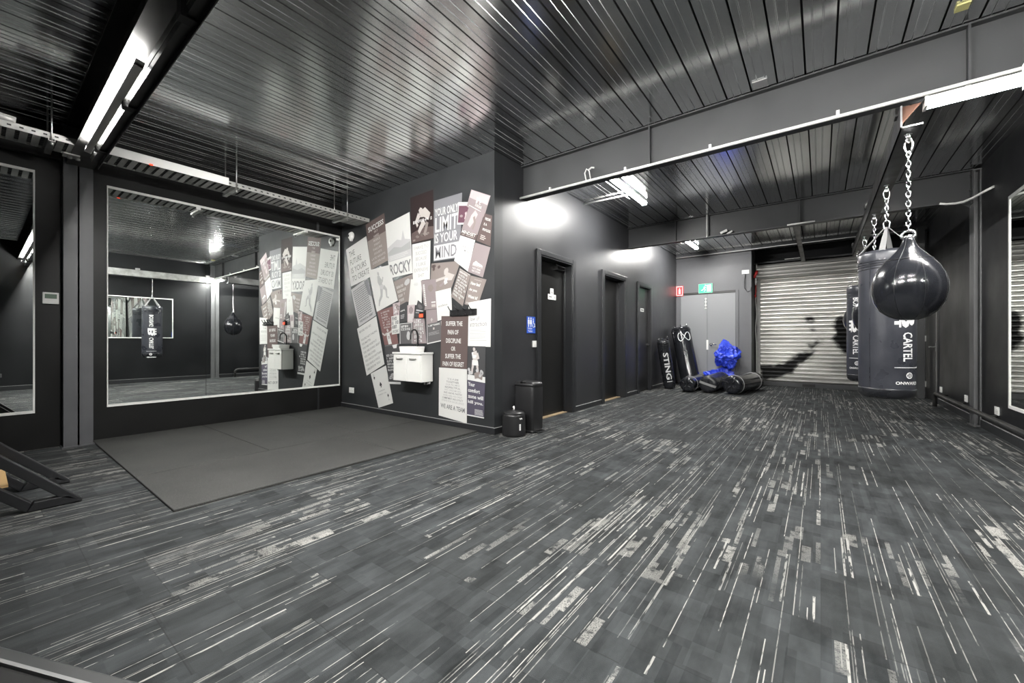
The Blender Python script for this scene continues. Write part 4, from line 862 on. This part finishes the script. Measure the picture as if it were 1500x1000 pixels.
for k, key in enumerate(order):
    q = [Vector((x, 0, z)) for x, z in QD[key]]; yb = YN - .0003 - .00015*k
    def at(s_, t_, dy=0.0, q=q, yb=yb):
        a = q[0].lerp(q[1], s_); b = q[3].lerp(q[2], s_); p = a.lerp(b, t_); return (p.x, yb-.0003-dy, p.z)
    pap, items, lab = T[key]; mb = MB()
    f4 = [at(0, 0), at(1, 0), at(1, 1), at(0, 1)]; b4 = [(p[0], yb, p[2]) for p in f4]
    mb.add(f4+b4, [(3, 2, 1, 0), (4, 5, 6, 7), (0, 1, 5, 4), (1, 2, 6, 5), (2, 3, 7, 6), (3, 0, 4, 7)], pap)
    for j, it in enumerate(items):
        dy = .00002 + .000008*min(j, 12)
        if it[0] == 'r': _, s0, t0, s1, t1, ink = it; mb.add([at(s0, t1, dy), at(s1, t1, dy), at(s1, t0, dy), at(s0, t0, dy)], [(0, 1, 2, 3)], ink)
        elif it[0] == 'p':
            pts = [(min(.995, max(.005, a)), min(.995, max(.005, b))) for a, b in it[1]]; mb.add([at(a, b, dy) for a, b in pts], [tuple(range(len(pts)))], it[2])
        elif it[1].strip():
            _, txt, s0, t0, s1, t1, ink, bold = it[:8]
            if len(it) > 8: letter(mb, txt, ink, lambda u, v: at(t1-(1-v)*(t1-t0)-.0, s0+u*(s1-s0), dy), bold)
            else: letter(mb, txt, ink, lambda u, v: at(s0+u*(s1-s0), t1-v*(t1-t0), dy), bold)
    o = mb.build('poster'); tag(o, lab, 'poster', 'posters on the niche wall')

# ------------------------------------------------------------------ bags hanging from the steel angle
def angle_rail(label, x, y0, y1, m=None):
    M_DARKSTEEL = m or globals()['M_DARKSTEEL']
    mb = MB(); mb.box((x-.055, y0, 2.464), (x-.047, y1, 2.62), M_DARKSTEEL); mb.box((x-.055, y0, 2.464), (x+.055, y1, 2.472), M_DARKSTEEL)
    mb.box((x-.0471, y0-.003, 2.472), (x-.0469, y0+.05, 2.60), M_RUST)
    o = mb.build('bag_rail'); tag(o, label, 'rail'); e = MB()
    e.box((x-.056, y0-.004, 2.463), (x-.046, y0, 2.621), M_EDGE).box((x-.056, y0-.004, 2.463), (x+.056, y0, 2.473), M_EDGE); e.build('cut_end', o)
    tag(MB().prism([(x-.046, 2.618), (x+.05, 2.618), (x-.046, 2.50)], 'y', y0+.02, y0+.03, M_RUST).build('end_gusset', o), 'rusty brown end gusset')
    for y in (y0+.15, (y0+y1)/2, y1-.15): MB().box((x-.07, y-.04, 2.60), (x-.047, y+.04, 2.66), M_DARKSTEEL).build('hanger_cleat', o)
    return o
angle_rail('black steel angle rail carrying the row of hanging bags on the right', .495, 3.86, 9.2)
angle_rail('black steel angle rail carrying hanging bags beside the camera', 1.0, .75, 3.72, M_LIGHTSTEEL)

def chain_mesh(z0, z1, pitch=.034):
    mb = MB(); n = max(2, int(round((z1-z0)/pitch))); h = (z1-z0)/n
    for i in range(n):
        zc = z0+h*(i+.5); u = (1, 0, 0) if i % 2 else (.2, 1, 0)
        u = Vector(u).normalized(); mb.torus((0, 0, zc), u, (0, 0, 1), .0115, h*.5+.006, .0038, M_CHROME, 12, 6)
    return mb
def carabiner(z0, z1):
    mb = MB(); pts = []
    for k in range(16):
        a = 2*PI*k/16; w = .020 + .010*max(0, math.sin(a)); pts.append((w*math.cos(a)*1.0, 0, (z0+z1)/2+(z1-z0)/2*math.sin(a)))
    return mb.tube(pts, .0062, M_CHROME, 8, closed=True)
def swivel(z0, z1):
    mb = MB(); mb.cyl((0, 0, z0+.01), (0, 0, z1), .011, M_CHROME, 10); mb.torus((0, 0, z0+.004), (1, 0, 0), (0, 0, 1), .014, .016, .005, M_CHROME, 12, 6); mb.cyl((0, 0, z1-.006), (0, 0, z1), .022, M_CHROME, 10)
    return mb
ZR = 2.464
def hardware(o, ztop):
    """chain, snap hook and swivel from the bag's ring up to the rail, in the thing's own frame"""
    z0 = o.location.z
    swivel(ZR-.05-z0, ZR-z0).build('swivel', o); carabiner(ZR-.135-z0, ZR-.048-z0).build('snap_hook', o)
    chain_mesh(ztop, ZR-.13-z0).build('chain', o)
def pear_bag(label, x, y, zb):
    o = thing('pear_punching_bag', label, 'punching bag', (x, y, zb), group=None)
    prof = [(.012, 0), (.05, .004), (.10, .022), (.15, .062), (.185, .125), (.2, .195), (.2, .255), (.188, .315), (.162, .372), (.128, .42), (.092, .462), (.062, .498), (.043, .53), (.034, .562), (.03, .58)]
    MB().lathe(prof, M_GLOSSLEATHER, 48).build('bag_body', o)
    sm_ = MB()
    for k in range(8):
        a = 2*PI*k/8+.3; sm_.tube([(r*1.002*math.cos(a), r*1.002*math.sin(a), z) for r, z in prof[1:]], .0016, M_BLACKPLASTIC, 5)
    sm_.torus((0, 0, .425), (1, 0, 0), (0, 1, 0), .1265, .1265, .002, M_BLACKPLASTIC, 40, 5)
    sm_.build('seams', o)
    MB().cyl((0, 0, .575), (0, 0, .60), .022, M_CHROME, 12).build('neck_cap', o)
    MB().tube([(.035*math.cos(a)+0, 0, .60+.034*math.sin(a)) for a in [-PI*.2+PI*1.4*k/12 for k in range(13)]], .010, M_CHROME, 8).tube([(-.028, 0, .58), (.028, 0, .58)], .009, M_CHROME, 8).build('shackle', o)
    hardware(o, .63)
    return o
def label_print(mb, az, r, z0):
    """white lettering wrapped on the bag: az is where its middle faces, z0 the foot of the bag"""
    R = r+.0035
    def cyl(a, z): return (R*math.cos(a), R*math.sin(a), z)
    def down(txt, zt, zb_, a0, a1, bold=.02): letter(mb, txt, M_PRINT, lambda u, v: cyl(a0+v*(a1-a0), zt+u*(zb_-zt)), bold, 5)
    w = .20
    down('BOXING', 1.60-z0, 1.33-z0, az-w, az+w); down('CARTEL', 1.075-z0, .815-z0, az-w, az+w)
    down('B', 1.29-z0, 1.115-z0, az-.28, az+.34, .03)
    def patch(a0, a1, za, zb_):
        k = 4; mb.add([cyl(a0+(a1-a0)*i/k, z) for z in (za, zb_) for i in range(k+1)], [(i, i+1, k+2+i, k+1+i) for i in range(k)], M_PRINT)
    for q in range(3): patch(az-.50, az-.30, 1.255-z0-.055*q, 1.285-z0-.055*q)
    patch(az-.34, az-.27, 1.12-z0, 1.285-z0); patch(az-.5, az+.5, .757-z0, .763-z0)
    k = 20; c0 = az+.06
    mb.add([cyl(c0+.14*s_*math.cos(2*PI*i/k), .69-z0+.028*s_*math.sin(2*PI*i/k)) for s_ in (1, .72) for i in range(k)], [(i, (i+1) % k, k+(i+1) % k, k+i) for i in range(k)], M_PRINT)
    for d in (-.05, .02): mb.add([cyl(c0+d+a, .69-z0+z) for a, z in ((-.02, .014), (.012, .014), (.05, 0), (.012, -.014), (-.02, -.014), (.016, 0))], [(0, 1, 2, 5), (5, 2, 3, 4)], M_PRINT)
    letter(mb, 'ONWARD', M_PRINT, lambda u, v: cyl(az-.46+u*.92, .608-z0+v*.028), .02, 8)
def heavy_bag(label, x, y, zb, zt, r, az):
    o = thing('heavy_punching_bag', label, 'punching bag', (x, y, zb)); h = zt-zb
    prof = [(.02, .010), (.10, .004), (r*.80, .008), (r*.94, .035), (r, .085), (r*1.005, h*.35), (r, h*.62), (r*.99, h-.20), (r*.985, h-.115), (r*1.0, h-.10), (r*1.0, h-.035), (r*.96, h-.008), (r*.80, h), (.02, h)]
    MB().lathe(prof, M_GREYLEATHER, 56).build('bag_body', o)
    s = MB(); s.lathe([(r*.80, .0055), (r*.955, .034), (r*1.006, .086), (r*1.007, .10), (r*.99, .10)], M_LEATHER, 56, smooth=True); tag(s.build('bottom_cap', o), 'black bottom cap')
    b = MB()
    for z in (h-.105, h-.125, h-.145, h-.17): b.torus((0, 0, z), (1, 0, 0), (0, 1, 0), r*.998, r*.998, .0035, M_LEATHER, 48, 5)
    b.tube([(r*1.003*math.cos(az-1.35), r*1.003*math.sin(az-1.35), z) for z in (.1, h*.5, h-.1)], .002, M_LEATHER, 5); b.build('stitching', o)
    L = MB(); label_print(L, az, r, zb); tag(L.build('print', o), 'white lettering and emblem')
    for k in range(4):
        a = az-.9+PI/2*k; p0 = Vector((r*.985*math.cos(a), r*.985*math.sin(a), h-.10)); p1 = Vector((r*.93*math.cos(a), r*.93*math.sin(a), h)); p2 = Vector((.012*math.cos(a), .012*math.sin(a), h+.225))
        sd = Vector((-math.sin(a), math.cos(a), 0)); nn = Vector((math.cos(a), math.sin(a), .3)).normalized()*.003
        vs = [];
        for p, w in ((p0, .022), (p1+nn, .022), (p1.lerp(p2, .5), .018), (p2, .008)): vs += [p+sd*w+nn, p-sd*w+nn, p-sd*w-nn, p+sd*w-nn]
        fs = [(i*4+j, i*4+(j+1) % 4, (i+1)*4+(j+1) % 4, (i+1)*4+j) for i in range(3) for j in range(4)]+[(3, 2, 1, 0), (12, 13, 14, 15)]
        MB().add(vs, fs, M_STRAP).build('strap', o)
    carabiner(h+.20, h+.29).build('strap_hook', o)
    hardware(o, h+.28)
    return o
pear_bag('nearest and largest glossy black pear bag, front of the hanging row', .495, 3.985, 1.145)
heavy_bag('large dark grey hanging heavy bag with white lettering, behind the nearest pear bag', .495, 5.175, .465, 1.84, .204, math.radians(264.5+43))
pear_bag('black pear bag half hidden between the two heavy bags', .495, 6.265, 1.07)
heavy_bag('farther hanging heavy bag with white lettering, in front of the roller door', .495, 7.535, .43, 1.775, .199, math.radians(266-27))
pear_bag('farthest black pear bag, peeping out left of the farther heavy bag', .495, 8.69, 1.12)
heavy_bag('heavy bag seen in the wide mirror, hanging beside the camera', 1.0, 2.50, .61, 1.81, .185, math.radians(196))
heavy_bag('heavy bag seen in the far left mirror, hanging beside the camera', 1.02, .98, .61, 1.81, .185, math.radians(196))

# ------------------------------------------------------------------ bags standing and lying in the back corner
def floor_bag(name, label, p0, p1, r, m, extra=None, name_smooth=True):
    """bag whose axis runs from p0 (foot) to p1 (top)"""
    p0, p1 = Vector(p0), Vector(p1); d = p1-p0; L = d.length; zq = d.to_track_quat('Z', 'Y')
    o = thing(name, label, 'punching bag', p0); o.rotation_mode = 'QUATERNION'; o.rotation_quaternion = zq
    prof = [(.01, .012), (r*.6, .004), (r*.86, .01), (r*.97, .04), (r, .09), (r*1.01, L*.5), (r, L-.10), (r*.985, L-.03), (r*.95, L-.005), (r*.6, L+.006), (.01, L)]
    mb = MB(); mb.lathe(prof, m, 40)
    mb.v = [tuple(Vector(v)+noise.noise_vector(Vector(v)*5+p0*3)*(.005 if name_smooth else .010)*(1 if .04 < v[2] < L-.04 else .2)) for v in mb.v]
    mb.build('bag_body', o)
    b = MB()
    for z in (L-.05, L-.085): b.torus((0, 0, z), (1, 0, 0), (0, 1, 0), r*1.01, r*1.01, .005, M_BLACKPLASTIC, 36, 5)
    b.build('top_band', o)
    if extra: extra(o, r, L)
    return o
def ring_tabs(o, r, L, n=7):
    for k in range(n):
        a = 2*PI*k/n; c, s_ = math.cos(a), math.sin(a)
        mb = MB(); mb.tube([(r*.9*c, r*.9*s_, L-.02), (r*.84*c, r*.84*s_, L+.035), (r*.7*c, r*.7*s_, L+.005)], .012, M_LEATHER, 6)
        mb.torus((r*.80*c, r*.80*s_, L+.045), (c, s_, 0), (0, 0, 1), .016, .02, .004, M_CHROME, 10, 5); mb.build('ring_tab', o)
def az_towards(o, target):
    """azimuth, in the bag's own frame, facing a point of the room"""
    q = o.rotation_quaternion.inverted() @ (Vector(target)-o.location); return math.atan2(q.y, q.x)
def sting(o, r, L):
    ring_tabs(o, r, L, 5); az = az_towards(o, (0, 0, 1))+.12; R = r+.0075; mb = MB()
    letter(mb, 'STING', M_PRINT, lambda u, v: (R*math.cos(az-.42+v*.84), R*math.sin(az-.42+v*.84), L*.76-u*L*.56), .025, 6)
    mb.box((0, 0, 0), (.0, .0, .0), M_PRINT); a0 = az+.02
    mb.add([(R*math.cos(a), R*math.sin(a), z) for a, z in ((az-.42, L*.165), (az-.42, L*.15), (az, L*.15), (az+.42, L*.15), (az+.42, L*.165), (az, L*.165))], [(0, 1, 2, 5), (5, 2, 3, 4)], M_PRINT)
    mb.build('print', o)
floor_bag('punching_bag', 'slim black bag lettered STING leaning on the hall wall', (-2.515, 8.80, .012), (-2.628, 8.67, 1.0), .122, M_LEATHER, sting)
def infinity(o, r, L):
    ring_tabs(o, r, L, 7); az = az_towards(o, (0, 0, 1))+.25; R = r*1.015+.003; mb = MB(); pts = []
    for k in range(40):
        a = 2*PI*k/40; den = 1+math.sin(a)**2; pts.append((az+.66*math.cos(a)/den, L*.82+.26*math.sin(a)*math.cos(a)/den))
    mb.tube([(R*math.cos(a), R*math.sin(a), z) for a, z in pts], .0075, M_PRINT, 6, closed=True); mb.build('print', o)
    MB().tube([(r*1.0*math.cos(az-1.1), r*1.0*math.sin(az-1.1), L-.05), (r*1.12*math.cos(az-1.1), r*1.12*math.sin(az-1.1), L*.88), (r*1.08*math.cos(az-1.12), r*1.08*math.sin(az-1.12), L*.74)], .014, M_LEATHER, 6).build('strap', o)
floor_bag('punching_bag', 'tall glossy black bag with a white looped emblem leaning in the back corner', (-2.265, 9.52, .03), (-2.545, 9.70, 1.28), .2, M_GLOSSLEATHER, infinity)
def wraps(col, zs):
    def f(o, r, L):
        for z in zs: MB().torus((0, 0, z), (1, 0, 0), (0, 1, 0), r*1.012, r*1.012, .007, col, 40, 6).build('band', o)
        for k in range(4):
            a = PI/2*k+.4; MB().tube([(r*.95*math.cos(a), r*.95*math.sin(a), .02), (r*.45*math.cos(a+.3), r*.45*math.sin(a+.3), -.012), (.03*math.cos(a), .03*math.sin(a), -.008)], .010, M_LEATHER, 6).build('strap', o)
    return f
floor_bag('punching_bag', 'black bag lying on the carpet, leftmost of the three lying bags', (-2.07, 8.33, .150), (-2.03, 9.27, .150), .145, M_GLOSSLEATHER, wraps(M_STRAP, (.22,)))
def ball_face(o, r, L):
    mb = MB(); vs = []
    for i in range(9):
        q = -1+2*i/8; z_ = .002-.010*(1-q*q); 
        for w in (-.022, .022): vs.append((q*r*.93, w, z_-.012+.02*q*q))
    mb.add(vs, [(2*i, 2*i+1, 2*i+3, 2*i+2) for i in range(8)], M_STRAP); mb.build('webbing', o).rotation_euler = (0, 0, .3)
floor_bag('punching_bag', 'matt black bag with grey webbing across its end, middle of the three lying bags', (-1.715, 8.42, .172), (-1.68, 9.60, .172), .165, M_LEATHER, ball_face)
floor_bag('punching_bag', 'glossy black bag with strapped end, rightmost of the three lying bags', (-1.325, 8.48, .178), (-1.07, 9.70, .178), .172, M_GLOSSLEATHER, wraps(M_STRAP, (.15, 1.05)))

def tarp(label, c, rad, seed, drop=0):
    bm = bmesh.new(); bmesh.ops.create_icosphere(bm, subdivisions=5, radius=1)
    for v in bm.verts:
        p = v.co.copy(); n1 = noise.noise(p*1.3+Vector((seed, 0, 0))); n2 = abs(noise.noise(p*2.6+Vector((0, seed, 0)))); n3 = abs(noise.noise(p*5.5+Vector((0, 0, seed))))
        k = .86+.35*n1-.32*n2-.14*n3; v.co = Vector((p.x*rad[0], p.y*rad[1], p.z*rad[2]))*k
        if drop and p.z > 0: v.co.z += drop*max(0, 1-(p.x**2+p.y**2)*3)
        if v.co.z+c[2] < .004: v.co.z = .004-c[2]
    me = bpy.data.meshes.new('tarpaulin'); bm.to_mesh(me); bm.free(); me.materials.append(M_BLUE)
    o = bpy.data.objects.new('tarpaulin_bundle', me); COL.objects.link(o); o.location = c; tag(o, label, 'tarpaulin')
tarp('crumpled blue tarpaulin on the floor behind the lying bags', (-1.76, 9.93, .17), (.42, .25, .28), 3.1)
tarp('bundled blue tarpaulin with a peaked top, on top of the lower blue heap', (-1.64, 9.93, .67), (.31, .24, .33), 11.7, .07)

# ------------------------------------------------------------------ gym gear at the left edge
rk = thing('steel_rack', 'black steel rack with slanted side frames at the lower left edge', 'rack', (-3.97, .1, 0))
dv = (-.53, .55)
for x0 in (-.28+.0, .27):
    A, B = (.302, .006), (.076, .002); C_, D_ = (B[0]+dv[0], B[1]+dv[1]), (A[0]+dv[0], A[1]+dv[1]); mb = MB(); x1 = x0+.035; xa = x0-.02
    mb.prism([A, (A[0]-.06, .056), (B[0]+.03, .054), B], 'x', xa, x1, M_RACK)
    mb.prism([A, (A[0]-.002, .022), (D_[0]-.002, D_[1]+.02), (D_[0]-.06, D_[1]), (A[0]-.10, .056)], 'x', xa, x1, M_RACK)
    mb.prism([B, (B[0]+.02, .054), (C_[0]+.05, C_[1]), (C_[0]-.02, C_[1])], 'x', xa, x1, M_RACK)
    mb.prism([C_, (D_[0], D_[1]), (D_[0]-.03, D_[1]+.05), (C_[0]-.03, C_[1]+.05)], 'x', xa, x1, M_RACK)
    mb.build('side_frame', rk, .004)
for y, z in ((-.30, .45), (-.10, .25)): MB().box((-.25, y-.03, z-.03), (.25, y+.03, z+.03), M_RACK).build('cross_bar', rk, .003)
tag(MB().box((-.245, -.24, .158), (.245, .012, .17), M_WOOD).build('shelf_board', rk), 'light wooden board')
bc = thing('flat_bench', 'black padded bench with a grey edge at the bottom left corner', 'bench', (-1.03, .092, 0), (0, 0, math.atan2(.137, .313)))
MB().box((-.75, -.42, .40), (.42, -.030, .452), M_BLACKMATT).build('pad', bc, .006)
MB().box((-.75, -.030, .40), (.42, -.024, .455), M_EDGE).build('piping', bc)
MB().box((-.75, -.024, .39), (.42, 0, .450), M_BEAM).build('frame_rail', bc, .003)
for x in (-.68, .35):
    for y in (-.38, -.05): MB().box((x-.025, y-.025, 0), (x+.025, y+.025, .40), M_DARKSTEEL).build('leg', bc)

# ------------------------------------------------------------------ camera, surroundings
w = bpy.data.worlds.new('world'); S.world = w; w.use_nodes = True
w.node_tree.nodes['Background'].inputs[0].default_value = (.02, .02, .022, 1); w.node_tree.nodes['Background'].inputs[1].default_value = .3
cd = bpy.data.cameras.new('camera'); cam = bpy.data.objects.new('camera', cd); COL.objects.link(cam)
cd.sensor_width = 36; cd.lens = 36*595.67/1500; cd.shift_y = -1/1500; cd.clip_start = .02
cam.location = (0, 0, 1.0); cam.rotation_euler = (PI/2, 0, math.radians(37.19))
S.camera = cam
S.cycles.max_bounces = 10; S.cycles.diffuse_bounces = 4; S.cycles.glossy_bounces = 6
S.cycles.sample_clamp_indirect = 40.0
S.view_settings.exposure = 2.0
